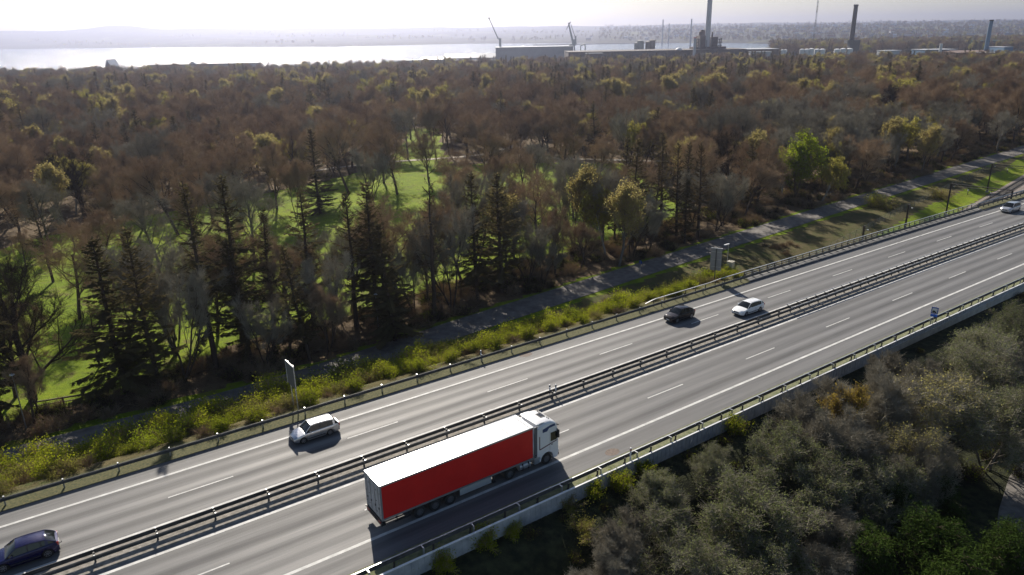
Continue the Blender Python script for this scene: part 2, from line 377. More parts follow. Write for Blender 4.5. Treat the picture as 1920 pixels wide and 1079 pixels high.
# ------------------------------------------------------------------ barriers
WB=[(0,.44),(.07,.48),(.08,.54),(.01,.585),(.01,.625),(.08,.67),(.07,.73),(0,.77)]
def wbeam(sgn,th=.025): return [(sgn*a,z) for a,z in WB]+[(sgn*(a-th),z) for a,z in reversed(WB)]
def rectp(w_,z0,z1): return [(-w_/2,z0),(w_/2,z0),(w_/2,z1),(-w_/2,z1)]
def sweep_into(bm,t,prof,x0,x1,m,step=2.,tf=None,zf=None):
    n=max(1,int(abs(x1-x0)/step)); xr=np.linspace(x0,x1,n+1); v=[];k=len(prof)
    for x in xr:
        hd=HD(x); nx,ny=-math.sin(hd),math.cos(hd); tt=t+(tf(x) if tf else 0); dz=zf(x) if zf else 0
        p=RP(x,tt)
        for a,z in prof: v.append((p[0]+nx*a,p[1]+ny*a,z+dz))
    f=[(i*k+j,i*k+(j+1)%k,(i+1)*k+(j+1)%k,(i+1)*k+j) for i in range(n) for j in range(k)]
    f+=[tuple(range(k)),tuple(range(n*k,n*k+k))]
    bm.add(v,f,m); return bm
def place_posts(parent,proto_fn,name,s_list,t,labelless=True):
    first=None; px,py,_=parent.location
    for s in s_list:
        x=XS(s); p=RP(x,t); 
        if first is None: o=proto_fn(); o.parent=parent; first=o
        else: o=first.copy(); COL.objects.link(o); o.parent=parent
        o.name=name; o.location=(p[0]-px,p[1]-py,0); o.rotation_euler=(0,0,HD(x))
def thing_at(name,x,t,label,cat,group=None):
    p=RP(x,t); return empty(name,(p[0],p[1],0),0,label,cat,group)
def beam_part(th,name,t,prof,x0,x1,m,**k):
    b=MB(); sweep_into(b,t,prof,x0,x1,m,**k); o=b.build(name,th); o.location=-Vector(th.location); return o
S0,S1=SX(-58),SX(150)
# north guardrail
gn=thing_at('guardrail',-10,13.1,'shade-toned steel guardrail along the outer edge of the left carriageway, below the yellow-green shrubs','guardrail')
beam_part(gn,'beam',13.02,wbeam(-1),-100,91,M_dark)
def p_n():
    b=MB(); b.box(-.06,.06,-.02,.10,-.3,.80,M_galv); b.box(-.05,.05,-.06,.12,.78,.83,M_galv); b.box(-.05,.05,-.12,-.02,.5,.72,M_dark); return b.build('post')
place_posts(gn,p_n,'post',np.arange(SX(-36.5)-24,SX(33),4.),13.12)
# bridge railing
br=thing_at('bridge_railing',60,13.72,'long grey steel railing with many close posts on the bridge over the railway','railing')
beam_part(br,'top_rail',13.72,rectp(.13,1.14,1.22),33.5,91,M_galv)
beam_part(br,'middle_rail',13.72,rectp(.05,.80,.85),33.5,91,M_galv); beam_part(br,'lower_rail',13.72,rectp(.05,.50,.55),33.5,91,M_galv)
def p_b():
    b=MB(); b.box(-.045,.045,-.05,.05,0,1.14,M_dark); b.box(-.04,.04,-.62,-.05,.08,.16,M_dark); b.box(-.035,.035,-.6,-.02,.62,.68,M_dark); return b.build('post')
place_posts(br,p_b,'post',np.arange(SX(33.5),SX(91),1.75),13.72)
# approach rail (white topped)
ap=thing_at('approach_rail',30,13.75,'pale topped handrail rising behind the guardrail just before the bridge','railing')
beam_part(ap,'top_rail',13.72,rectp(.14,.0,.07),17.2,33.5,M_galv,zf=lambda x:float(np.interp(x,[17.2,18.5,27.5,29,32,33.5],[.72,1.0,1.0,1.12,1.12,1.15])),step=.5)
def p_a():
    b=MB(); b.box(-.04,.04,-.04,.04,-.3,1.0,M_dark); return b.build('post')
place_posts(ap,p_a,'post',np.arange(SX(18.5),SX(33),2.),13.72)
# barrier after bridge
g2=thing_at('guardrail',110,13.6,'double beam guardrail past the bridge beside the railway at the far right','guardrail')
beam_part(g2,'beam',13.3,wbeam(-1),91,200,M_dark); beam_part(g2,'upper_beam',13.5,[(a,z+.45) for a,z in wbeam(-1)],91.5,200,M_galv)
def p_g2():
    b=MB(); b.box(-.05,.05,-.05,.08,-.2,1.2,M_dark); return b.build('post')
place_posts(g2,p_g2,'post',np.arange(SX(92),SX(180),2.),13.5)
# median barrier: two beams back to back on shared posts
md=thing_at('median_guardrail',0,1.9,'double sided steel guardrail standing in the gravel median','guardrail')
beam_part(md,'beam',2.12,wbeam(1),-100,220,M_dark); beam_part(md,'beam',1.32,wbeam(-1),-100,220,M_dark)
beam_part(md,'spacer_rail',1.72,rectp(.16,.28,.36),-26,35,M_dark)
def p_m():
    b=MB(); b.box(-.06,.06,-.07,.07,-.2,.78,M_dark); b.box(-.05,.05,-.40,.40,.60,.68,M_dark)
    b.box(-.045,.045,.32,.44,.76,.81,M_galv); b.box(-.045,.045,-.44,-.32,.76,.81,M_galv)
    b.box(-.16,-.08,-.12,.02,.36,.44,M_galv); b.box(.08,.16,-.12,.02,.36,.44,M_galv); return b.build('post')
sp=SX(-25.9)-12
place_posts(md,p_m,'post',np.arange(sp-16,SX(35),4.),1.72)
m2=thing_at('median_guardrail',80,1.9,'median guardrail with close crossbars on the bridge section to the right','guardrail')
beam_part(m2,'ladder_rail',2.28,rectp(.07,.86,.93),35,220,M_galv); beam_part(m2,'ladder_rail',1.22,rectp(.07,.86,.93),35,220,M_galv)
def p_m2():
    b=MB(); b.box(-.05,.05,-.06,.06,0,.8,M_dark); b.box(-.045,.045,-.56,.56,.80,.86,M_dark); b.box(-.05,.05,-.4,.4,.5,.58,M_dark); return b.build('post')
place_posts(m2,p_m2,'post',np.arange(SX(35.3),SX(175),2.)[:98],1.72)
# south guardrail
gs=thing_at('guardrail',20,-10.8,'grey guardrail along the right carriageway in front of the pale low wall','guardrail')
beam_part(gs,'beam',-10.86,wbeam(1),-60,200,M_dark); beam_part(gs,'cap',-10.84,rectp(.1,.772,.80),-60,200,M_galv)
def p_s():
    b=MB(); b.box(-.05,.05,-.42,-.30,-.2,.78,M_galv); b.box(-.05,.05,-.42,0,.72,.79,M_galv); return b.build('post')
place_posts(gs,p_s,'post',np.arange(SX(6.37)-32,SX(96),4.05),-10.84)
# low wall south
wl=thing_at('noise_wall',20,-11.5,'low pale ribbed wall running below the right carriageway','wall')
beam_part(wl,'panel',-11.5,rectp(.10,-1.75,.36),-60,210,M_panel)
beam_part(wl,'coping',-11.5,rectp(.16,.362,.42),-60,210,mat('white_coping',(.72,.73,.74),.5))
bx=MB()
for s in np.arange(SX(-22),SX(130),.5):
    x=XS(s); p=RP(x,-11.555); hd=HD(x); M=Matrix.Translation(p)@Matrix.Rotation(hd,4,'Z'); bx.box(-.035,.035,-.03,0,-1.75,.36,M_panel,M)
ob=bx.build('rib',wl); ob.location=-Vector(wl.location); tag(ob,kind='stuff')
def p_w():
    b=MB(); b.box(-.05,.05,-.05,.05,.3,.92,M_black); b.box(-.05,.05,-.02,.16,.3,.42,M_black); return b.build('stub_post')
place_posts(wl,p_w,'stub_post',np.arange(SX(6.58)-30,SX(96),3.0),-11.38)
# bridge structure
bg_=thing_at('road_bridge',65,1,'concrete bridge carrying the road over the railway','bridge')
o=beam_part(bg_,'edge_beam',13.97,[(-.16,-.95),(.14,-.95),(.14,.12),(-.16,.12)],34,92,M_conc)
o=beam_part(bg_,'deck_slab',1.,[(-12.6,-1.0),(12.8,-1.0),(12.8,-.14),(-12.6,-.14)],34,92,M_conc)
for x in (34,92):
    p=RP(x,13.75); b=MB(); b.box(-.6,.6,-3,.3,-6,-.2,M_conc); o=b.build('abutment',bg_,rz=HD(x)); o.location=Vector(p)-Vector(bg_.location)
# ------------------------------------------------------------------ railway
E1=Vector((.714,.7,0)); E2=Vector((.7,-.714,0)); MO=Vector((61,121.6,0))
def RW(s,d,z): return MO+E1*s+E2*d+Vector((0,0,z))
M_rail=mat('rail_steel',(.22,.19,.17),.35,.8); M_sleeper=mottled('sleeper',(.12,.11,.1),(.2,.19,.17),4,.9)
M_ballast=mottled('ballast',(.12,.10,.09),(.24,.21,.19),6,.95,0,.6,40)
b=MB(); v=[tuple(RW(s,d,z)) for s in np.linspace(-40,220,27) for d,z in((1.2,-5.28),(2.2,-5.1),(8.8,-5.1),(9.8,-5.28))]
b.add(v,[(4*i+j,4*i+4+j,4*i+5+j,4*i+1+j) for i in range(26) for j in range(3)],M_ballast); tag(b.build('railway_bed'),'ballast bed of the railway beside the motorway',kind='structure')
RZ=math.atan2(.7,.714)
for d,lab in((3.4,'railway track nearer the trees, two rails on dark ballast'),(7.6,'railway track nearer the motorway guardrail, two rails on dark ballast')):
    t_=empty('railway_track',tuple(RW(60,d,-5.1)),RZ,lab,'railway track')
    for sgn in(-1,1):
        b=MB(); b.box(-100,150,sgn*.7175-.036,sgn*.7175+.036,.12,.28,M_rail); b.build('rail',t_)
    b=MB()
    for i in range(int(250/.65)): b.box(-100+i*.65,-99.75+i*.65,-1.25,1.25,.0,.12,M_sleeper)
    tag(b.build('sleeper',t_),kind='stuff')
M_mast=mat('dark_mast_steel',(.045,.035,.03),.7,.3)
def mast(s,label,portal):
    t_=empty('catenary_portal' if portal else 'catenary_mast',tuple(RW(s,0,-5.2)),RZ,label,'railway mast','masts along the railway')
    H=7.0 if portal else 6.9
    b=MB(); b.box(-.16,.16,-.13,.13,-.5,H,M_mast); b.box(-.3,.3,-.3,.3,-.4,.25,M_conc); b.build('mast',t_)
    b=MB(); b.cyl((0,-.1,H-.9),(0,-1.1,H-.6),.05,.04,M_mast,8); b.cyl((0,-.1,H-1.9),(0,-1.0,H-1.9),.04,.04,M_mast,8); b.cyl((0,-.5,H-.62),(0,-.8,H-.62),.09,.09,M_white,8); b.build('bracket',t_)
    if portal:
        b=MB(); L0=11.2
        b.box(-.16,.16,-L0,.1,H-.1,H+.02,M_mast); b.box(-.14,.14,-L0,.1,H-.55,H-.47,M_mast)
        for i in range(20): y0=-i*.56; b.cyl((0,y0,H-.5),(0,y0-.56,H-.06),.03,.03,M_mast,5)
        b.build('crossbeam',t_)
        b=MB(); b.box(-.16,.16,-L0-.3,-L0+.0,-.5,H,M_mast); b.build('mast',t_)
        for y0 in(-3.4,-7.6):
            b=MB(); b.cyl((0,y0,H-.55),(0,y0,H-2.0),.06,.06,M_mast,6); b.cyl((0,y0,H-2.0),(0,y0-.7,H-1.7),.035,.035,M_mast,6); b.cyl((0,y0+.02,H-.9),(0,y0+.02,H-1.2),.11,.11,M_white,8); b.build('dropper',t_)
mast(0,'short dark railway mast just behind the bridge railing, nearest the beige cabinet',False)
mast(22,'dark single railway mast between the bridge railing and the grass',False)
mast(48.3,'railway portal frame whose crossbeam ends at the bridge railing',True)
mast(80.8,'farther railway portal frame by the tracks near the right edge',True)
for d in (3.4,7.6):
    for z,r in((.3,.012),(1.35,.012)):
        b=MB()
        pts=[RW(s,d,-.0+z+(0 if z<1 else .35*((k%2)))) for k,s in enumerate(np.arange(-10,200,24))]
        for a_,c_ in zip(pts[:-1],pts[1:]): b.cyl(a_,c_,r,r,M_mast,5,False)
        tag(b.build('overhead_wire'),'thin overhead wire above the railway track','wire','overhead railway wires')
# wire mesh fence beside the path
fn=empty('wire_fence',tuple(RW(40,-6,-4.6)),0,'thin wire fence along the rough grass above the railway','fence')
M_wire=mat('fence_wire',(.22,.23,.24),.5,.6); b=MB(); base=Vector(fn.location)
for i,s in enumerate(np.arange(-6,150,3.)):
    p=RW(s,-6.5,0); z=gz(p.x,p.y); b.cyl((p.x-base.x,p.y-base.y,z-base.z),(p.x-base.x,p.y-base.y,z-base.z+1.5),.035,.035,M_wire,6)
    if i: 
        for h in(.3,.6,.9,1.2,1.45): b.cyl(pv+Vector((0,0,h)),Vector((p.x-base.x,p.y-base.y,z-base.z+h)),.012,.012,M_wire,4,False)
    pv=Vector((p.x-base.x,p.y-base.y,z-base.z))
b.build('mesh',fn)
# ------------------------------------------------------------------ signs and posts
def sign_frame(): return None
p=(-21.3,63.0); zb=gz(*p)
t_=empty('road_sign',(p[0],p[1],zb),HD(-21)+R_(92),'tall two legged road sign by the guardrail seen from behind near the silver estate car','sign')
b=MB(); b.box(-1.0,1.0,-.03,.03,4.2-zb-1.7,4.9-zb-.1,mat('sign_back',(.17,.17,.18),.5,.3)); b.build('panel',t_)
b=MB(); b.box(-1.04,1.04,-.05,.05,4.9-zb-.1,4.9-zb-.02,M_white); b.box(-1.05,-.99,-.045,.045,4.2-zb-1.7,4.9-zb-.1,M_galv); b.box(.99,1.05,-.045,.045,4.2-zb-1.7,4.9-zb-.1,M_white)
for z in(2.9,3.4,3.9,4.4): b.box(-.95,.95,-.06,-.032,z-zb-.03,z-zb+.03,M_dark)
b.build('frame',t_)
for sx in(-.62,.62): b=MB(); b.cyl((sx,-.09,-.3),(sx,-.09,4.85-zb),.06,.06,M_galv,10); b.build('pole',t_,smooth=True)
p=(29.2,99.2); zb=gz(*p)
t_=empty('road_sign',(p[0],p[1],zb),HD(30)-R_(62),'grey road sign panel on one pole seen from behind beside the start of the bridge','sign')
M_sb=mat('sign_back_grey',(.27,.27,.29),.5,.4); b=MB(); b.box(-.78,-.03,-.03,.03,1.5-zb,4.75-zb,M_sb); b.box(.03,.78,-.03,.03,1.5-zb,4.75-zb,M_sb); b.box(-.8,.8,-.035,.035,4.75-zb,4.82-zb,M_white); b.build('panel',t_)
b=MB(); b.box(-.07,.07,-.14,-.035,-.3,4.7-zb,M_dark)
for z in(2,3.1,4.2): b.box(-.7,.7,-.07,-.032,z-zb,z-zb+.07,M_galv)
b.build('pole',t_)
p=(33.2,105.0); zb=gz(*p); t_=empty('cabinet',(p[0],p[1],zb),HD(33)+.2,'tall beige cabinet standing behind the bridge railing','cabinet')
M_beige=mottled('beige_paint',(.36,.33,.26),(.42,.39,.31),1.5,.6); b=MB(); b.box(-.42,.42,-.42,.42,-.2,1.9-zb-1.0,M_beige); b.build('body',t_,bevel=.02)
b=MB(); b.box(-.47,.47,-.47,.47,1.9-zb-1.0,1.98-zb-1.0,M_beige); b.build('lid',t_)
b=MB(); b.box(-.36,.36,-.435,-.422,.1,1.9-zb-1.15,M_beige); b.box(.26,.3,-.46,-.436,1.4,1.6,M_dark); b.build('door',t_)
p=(33.0,106.2); zb=gz(*p); t_=empty('street_lamp',(p[0],p[1],zb),HD(33),'low street lamp with a pale flat head beside the beige cabinet','lamp')
b=MB(); b.cyl((0,0,0),(0,0,5.6),.06,.045,M_galv,8); b.build('pole',t_); b=MB(); b.box(-1.0,.1,-.12,.12,5.6,5.72,M_white); b.build('lamp_head',t_,bevel=.03)
def path_lamp(p,h,lab):
    zb=gz(*p); t_=empty('street_lamp',(p[0],p[1],zb),.3,lab,'lamp'); b=MB(); b.cyl((0,0,-.2),(0,0,h),.07,.045,M_galv,8); b.build('pole',t_,smooth=True)
    b=MB(); b.cyl((0,0,h),(0,0,h+.08),.26,.22,M_white,12); b.cyl((0,0,h+.08),(0,0,h+.2),.16,.06,M_galv,12); b.build('lamp_head',t_,smooth=True)
path_lamp((-18.5,92.8),5.2,'slim path lamp with pale head among the conifers beside the cycle path')
path_lamp((-51.3,67.6),6.2,'slim path lamp at the far left beneath the spreading bare tree')
p=(21.2,114.3); t_=empty('path_sign',(p[0],p[1],gz(*p)),HD(20)+R_(90),'small round blue sign on a post beside the cycle path','sign')
b=MB(); b.cyl((0,0,-.1),(0,0,2.6),.035,.035,M_galv,8); b.build('pole',t_); b=MB(); b.cyl((0,-.04,2.35),(0,-.07,2.35),.32,.32,M_blue,20); b.build('disc',t_)
# lay-by sign on the south guardrail
p=RP(50.75,-11.05); t_=empty('layby_sign',(p[0],p[1],0),R_(-38),'blue square sign with white field and dark vehicle symbol on the right guardrail','sign')
b=MB(); b.cyl((0,0,0),(0,0,2.3),.04,.04,M_galv,8); b.build('pole',t_)
b=MB(); b.box(-.37,.37,-.07,-.045,1.36,2.20,M_blue); b.build('sign_face',t_); b=MB(); b.box(-.27,.27,-.078,-.072,1.46,2.08,M_white); b.build('white_field',t_)
b=MB(); b.box(-.23,.20,-.086,-.08,1.52,1.66,M_black); b.box(-.20,.08,-.086,-.08,1.66,1.78,M_black)
for x in(-.14,.12): b.cyl((x,-.08,1.52),(x,-.087,1.52),.055,.055,M_black,12)
b.build('vehicle_symbol',t_)
b=MB(); b.box(-.37,.37,-.07,-.045,.98,1.31,mat('bright_blue',(.01,.12,.55),.4)); b.build('lower_plate',t_)
# delineators
def delin(x,t,lab,h=1.15,red=False):
    p=RP(x,t); t_=empty('delineator',(p[0],p[1],0),HD(x),lab,'marker post')
    b=MB(); b.box(-.06,.06,-.05,.05,0,h,M_white); b.build('post',t_,bevel=.01); b=MB(); b.box(-.065,.065,-.055,.055,h-.25,h-.12,M_black if not red else M_red); b.build('reflector',t_)
delin(-3.57,13.42,'white marker post against the left guardrail below the shrubs',1.25); delin(9.6,-11.2,'white marker post in front of the pale low wall beyond the truck',1.5,True)
delin(3.55,2.25,'left one of the pair of white posts on the median guardrail',1.3); delin(4.15,1.95,'right one of the pair of white posts on the median guardrail',1.3)
# timber rail by the lawn
t_=empty('timber_rail',(-50.2,72.6,gz(-50.2,72.6)),R_(20),'low dark timber rail between lawn and path at the left','fence')
b=MB(); 
for x in(-2.6,0,2.6): b.box(x-.09,x+.09,-.09,.09,-.2,1.0,M_wood)
b.build('post',t_); b=MB(); b.box(-2.9,2.9,-.06,.06,.85,1.0,M_wood); b.build('rail',t_); b=MB(); b.box(-2.9,2.9,-.05,.05,.4,.5,M_wood); b.build('rail',t_)
# ------------------------------------------------------------------ vehicles
M_tyre=mat('tyre_rubber',(.018,.018,.018),.75); M_rim=mat('alloy_rim',(.42,.42,.43),.3,.8); M_glass=mat('dark_glass',(.012,.015,.017),.05,0,.45)
M_lamp=mat('headlamp_glass',(.65,.68,.70),.08,.2,1); M_tail=mat('tail_lamp_red',(.35,.01,.01),.15,0,.8); M_plate=mat('number_plate',(.6,.6,.58),.5); M_under=mat('underbody',(.012,.012,.012),.9)
M_chrome=mat('chrome',(.5,.5,.5),.12,1); M_trim=mat('dark_trim',(.03,.03,.032),.5)
def wheel(parent,x,y,r,wd,sg,rimc=M_rim,rr=.66):
    b=MB(); n=28; prof=[(-wd/2,r*.80),(-wd/2+.02,r*.96),(-wd/2+.05,r),(wd/2-.05,r),(wd/2-.02,r*.96),(wd/2,r*.80),(wd/2-.02,r*rr),(-wd/2+.02,r*rr)]
    v=[];k=len(prof)
    for i in range(n):
        a=2*math.pi*i/n
        for yy,q in prof: v.append((q*math.cos(a),yy,q*math.sin(a)))
    f=[(i*k+j,i*k+(j+1)%k,((i+1)%n)*k+(j+1)%k,((i+1)%n)*k+j) for i in range(n) for j in range(k)]
    b.add(v,f,M_tyre); o=b.build('wheel',parent,smooth=True,loc=(x,y,r))
    b=MB(); ys=sg*wd/2
    b.cyl((0,ys*.45,0),(0,ys*.55,0),r*rr,r*rr,M_under,24)
    b.cyl((0,ys*.55,0),(0,ys*.9,0),r*.16,r*.14,rimc,12)
    for i in range(7 if rimc is M_rim else 10):
        a=2*math.pi*i/(7 if rimc is M_rim else 10); c,s=math.cos(a),math.sin(a); q=Matrix.Rotation(a,4,'Y')
        b.box(r*.1,r*rr*.97,min(ys*.6,ys*.85),max(ys*.6,ys*.85),-r*.075,r*.075,rimc,q)
    for i in range(24):
        a=2*math.pi*i/24; a2=2*math.pi*(i+1)/24
        v=[(q*math.cos(t),yy,q*math.sin(t)) for t in(a,a2) for q,yy in((r*rr*.9,ys*.9),(r*rr,ys*.9),(r*rr,ys*.5))]
        b.add(v,[(0,1,4,3),(1,2,5,4)],rimc)
    b.build('rim',o,smooth=True)
def car(name,label,loc,rz,Lg,Wd,H,paint,top,roof,belt,wb,fo,r=.32,clear=.17,glassroof=False,extra=None,rimc=None,group=None,railings=False,hook=False):
    """x forward. top: list (x,z) of hood/deck line front->rear as fractions from front; roof: (ws_base,roof_front,roof_rear,rear_base) in metres from front"""
    t=empty(name,loc,rz,label,'car',group); hw=Wd/2
    xf=lambda d: Lg/2-d
    xw=[fo,fo+wb]
    ds=sorted(set([round(v,3) for v in list(np.linspace(0,Lg,72))+[q+e for q in xw for e in(-r-.05,r+.05)]]))
    td=[p[0] for p in top]; tz=[p[1] for p in top]
    v=[];k=15
    def pw(d):
        u=abs(2*d/Lg-1); return hw*(1-.20*max(0,(u-.62)/.38)**2.4)
    for d in ds:
        z=float(np.interp(d,td,tz)); wdt=pw(d); zb=clear+.10*max(0,abs(2*d/Lg-1)-.85)/.15
        ar=0
        for q in xw:
            if abs(d-q)<r+.055: ar=max(ar,r+math.sqrt(max(0,(r+.055)**2-(d-q)**2)))
        half=[(0,zb),(wdt*.72,zb),(wdt*.955,max(zb+.03,ar)),(wdt,max(zb+(z-zb)*.35,ar+.012)),(wdt*1.0,max(zb+(z-zb)*.62,ar+.03)),(wdt*.975,max(z-.10,ar+.05)),(wdt*.92,max(z-.02,ar+.06)),(wdt*.55,z+.02)]
        ring=half+[(0,z+.03)]+[(-a,b) for a,b in reversed(half[1:])]
        ring=ring[:16]; k=len(ring)
        v+=[(xf(d),a,b) for a,b in ring]
    n=len(ds); f=[(i*k+j,i*k+(j+1)%k,(i+1)*k+(j+1)%k,(i+1)*k+j) for i in range(n-1) for j in range(k)]
    f+=[tuple(range(k)),tuple(range((n-1)*k,n*k))]
    b=MB(); b.add(v,f,paint); b.build('body',t,smooth=True,angle=50)
    # wheel wells / underside
    b=MB(); b.box(-Lg/2+.35,Lg/2-.35,-hw*.80,hw*.80,clear-.03,clear+.35,M_under); b.build('underbody',t)
    # greenhouse
    wsb,rf,rr_,rb=roof; st=sorted(set([round(q,3) for q in list(np.linspace(wsb,rb,34))+[rf,rr_]]))
    def zr(d):
        if d<=rf: u=(d-wsb)/(rf-wsb); return belt+(H-belt-.03)*(u**.93)
        if d>=rr_: u=(rb-d)/(rb-rr_); return belt+(H-.09-belt)*(max(u,0)**.8)
        u=(d-rf)/(rr_-rf); return H-.03+.03*math.sin(math.pi*min(1,u*1.1))-.06*u*u
    v=[];vr=[];k=7; sides=[]
    for d in st:
        z=zr(d); h=(z-belt)/(H-belt); wb_=pw(d)*.915; wt=wb_-(hw*.20)*h
        ring=[(wb_,belt-.06),(wt,z-.035*min(1,h*2)),(wt*.86,z),(0,z+.03*min(1,h*1.5)),(-wt*.86,z),(-wt,z-.035*min(1,h*2)),(-wb_,belt-.06)]
        v+=[(xf(d),a,c) for a,c in ring]; sides.append((xf(d),wt,z))
    n=len(st); f=[(i*k+j,i*k+j+1,(i+1)*k+j+1,(i+1)*k+j) for i in range(n-1) for j in range(6)]
    f+=[tuple(range(k)),tuple(range((n-1)*k,n*k))]
    b=MB(); b.add(v,f,M_glass); b.build('windows',t,smooth=True,angle=40)
    # roof skin and pillars
    b=MB(); vv=[];m=[i for i,d in enumerate(st) if rf-.02<=d<=rr_+.02]
    for i in m:
        o=i*k; 
        for j in(1,2,3,4,5): q=v[o+j]; e=1.012 if j in(1,5) else 1; vv.append((q[0],q[1]*e,q[2]+.010))
    nm=len(m); ff=[(i*5+j,i*5+j+1,(i+1)*5+j+1,(i+1)*5+j) for i in range(nm-1) for j in range(4)]
    b.add(vv,ff,M_glass if glassroof else paint)
    b.build('roof',t,smooth=True)
    b=MB()
    for sg in(-1,1):
        for i in range(n-1):
            a_=sides[i];c_=sides[i+1]; b.cyl((a_[0],sg*(a_[1]),a_[2]-.02),(c_[0],sg*(c_[1]),c_[2]-.02),.032,.032,paint,6,False)
        for d,wp,pm in((wsb+(rb-wsb)*.44,.05,M_trim),(wsb+(rb-wsb)*.70,.045,M_trim),(rb-(rb-rr_)*.9-.05,.10,paint)):
            z=zr(d); wb_=pw(d)*.915; h=(z-belt)/(H-belt); wt=wb_-(hw*.20)*h; x=xf(d)
            b.add([(x-wp,sg*(wb_+.008),belt-.05),(x+wp,sg*(wb_+.008),belt-.05),(x+wp*.8,sg*(wt+.01),z-.03),(x-wp*.8,sg*(wt+.01),z-.03),(x-wp,sg*(wb_-.04),belt-.05),(x+wp,sg*(wb_-.04),belt-.05),(x+wp*.8,sg*(wt-.04),z-.03),(x-wp*.8,sg*(wt-.04),z-.03)],[(0,1,2,3),(4,7,6,5),(0,3,7,4),(1,5,6,2)],pm)
    if railings:
        for sg in(-1,1):
            y=sg*(hw*.69); b.cyl((xf(rf+.15),y,H+.02),(xf(rr_-.1),y,H-.02),.018,.018,M_chrome,6)
    b.build('pillars',t)
    # wheels
    for q in xw:
        for sg in(-1,1): wheel(t,xf(q),sg*(hw-.115),r,.21,sg,rimc or M_rim)
    z0=top[0][1]
    for sg in(-1,1):
        b=MB(); y0,y1=sg*hw*.50,sg*hw*.86; ya,yb=min(y0,y1),max(y0,y1)
        b.add([(xf(.02),sg*hw*.48,z0-.20),(xf(.13),sg*hw*.83,z0-.19),(xf(.30),sg*hw*.90,z0-.03),(xf(.10),sg*hw*.50,z0-.03),(xf(.3),sg*hw*.48,z0-.20),(xf(.4),sg*hw*.80,z0-.19),(xf(.5),sg*hw*.84,z0-.03),(xf(.4),sg*hw*.50,z0-.03)],[(0,1,2,3),(4,7,6,5),(0,4,5,1),(3,2,6,7),(0,3,7,4),(1,5,6,2)],M_lamp); b.build('headlight',t,bevel=.008)
        b=MB(); zt=top[-1][1]; b.box(xf(Lg)-.012,xf(Lg)+.22,min(sg*hw*.56,sg*hw*.84),max(sg*hw*.56,sg*hw*.84),zt-.26,zt-.02,M_tail); b.build('tail_light',t,bevel=.02)
        b=MB(); xm=xf(wsb+.42); b.box(xm-.06,xm+.06,min(sg*(hw-.02),sg*(hw+.17)),max(sg*(hw-.02),sg*(hw+.17)),belt+.02,belt+.15,paint); b.build('wing_mirror',t,bevel=.03)
        b=MB()
        for d in(wsb+(rb-wsb)*.46,wsb+(rb-wsb)*.76): x=xf(d); y=pw(d)*.985; b.box(x-.12,x+.04,min(sg*y,sg*(y+.02)),max(sg*y,sg*(y+.02)),belt-.22,belt-.185,paint)
        b.build('door_handle',t)
        b=MB()
        for d in(wsb+.15,wsb+(rb-wsb)*.44,wsb+(rb-wsb)*.74):
            x=xf(d); y=pw(d)*1.002; b.box(x-.006,x+.006,min(sg*(y-.02),sg*y),max(sg*(y-.02),sg*y),clear+.16,belt-.13,M_black)
        b.box(xf(fo+wb-.42),xf(fo+.42),min(sg*(hw-.01),sg*(hw+.008)),max(sg*(hw-.01),sg*(hw+.008)),clear+.17,clear+.25,M_trim)
        b.build('side_trim',t)
    b=MB(); b.box(xf(.02)-.02,xf(0)+.012,-hw*.42,hw*.42,z0-.22,z0-.06,M_black); b.build('grille',t,bevel=.01)
    b=MB(); b.box(xf(.1),xf(0)+.015,-hw*.66,hw*.66,clear+.04,clear+.16,M_trim); b.box(xf(Lg)-.015,xf(Lg-.1),-hw*.7,hw*.7,clear+.02,clear+.16,M_trim); b.build('bumper_insert',t)
    b=MB(); b.box(xf(0)+.012,xf(0)+.03,-.26,.26,clear+.19,clear+.30,M_plate); b.build('number_plate',t)
    b=MB(); b.box(xf(Lg)-.03,xf(Lg)-.012,-.26,.26,clear+.36,clear+.47,M_plate); b.build('number_plate',t)
    if hook:
        b=MB(); b.cyl((xf(Lg),0,.35),(xf(Lg)-.14,0,.35),.02,.02,M_trim,8); b.cyl((xf(Lg)-.14,0,.34),(xf(Lg)-.14,0,.48),.02,.03,M_trim,8); b.build('tow_bar',t)
    return t
def paintm(n,c,metal=.4,r=.3): return mat(n,c,r,metal,.4,.8 if max(c)>.3 else .25)
def carpos(x,t,z=.008): p=RP(x,t,z); return p
rzl=lambda x: HD(x)+math.pi
def along(p,q): return ((p[0]+q[0])/2,(p[1]+q[1])/2)
# positions from measured wheel contacts (near side), car centre lies half a track further north
def from_contacts(f,r_,Wd,wb,fo,Lg):
    f=Vector((*f,0));r_=Vector((*r_,0)); d=(f-r_).normalized(); n=Vector((-d.y,d.x,0));
    if n.y<0: n=-n
    mid=(f+r_)/2+n*(Wd/2-.03); c=mid-d*(Lg/2-(fo+wb/2)) if False else mid+d*((fo+wb/2)-Lg/2)
    return (c.x,c.y,.008),math.atan2(d.y,d.x)
HL=None
def put(f,r_,*a): 
    p,rz=from_contacts(f,r_,*a); return p,HD(p[0])+math.pi
p,rz=put((-18.77,56.52),(-16.66,57.86),1.70,2.46,.80,4.25)
car('silver_car','silver estate car in the left carriageway beside the two legged sign',p,rz,4.25,1.70,1.50,paintm('silver_paint',(.50,.51,.53),.85,.28),[(0,.62),(.25,.74),(.95,.90),(1.3,.92),(3.9,.98),(4.25,.93)],(1.02,1.62,3.72,4.16),.93,2.46,.80,.30,railings=True)
p,rz=put((20.28,83.08),(22.41,84.55),1.76,2.53,.82,4.13)
car('black_car','small black car in the left carriageway ahead of the white estate',p,rz,4.13,1.76,1.57,paintm('black_paint',(.012,.008,.010),.2,.2),[(0,.70),(.25,.86),(.95,.99),(1.2,1.0),(3.6,1.06),(4.13,1.02)],(1.05,1.70,3.20,3.98),1.01,2.53,.82,.34,clear=.2)
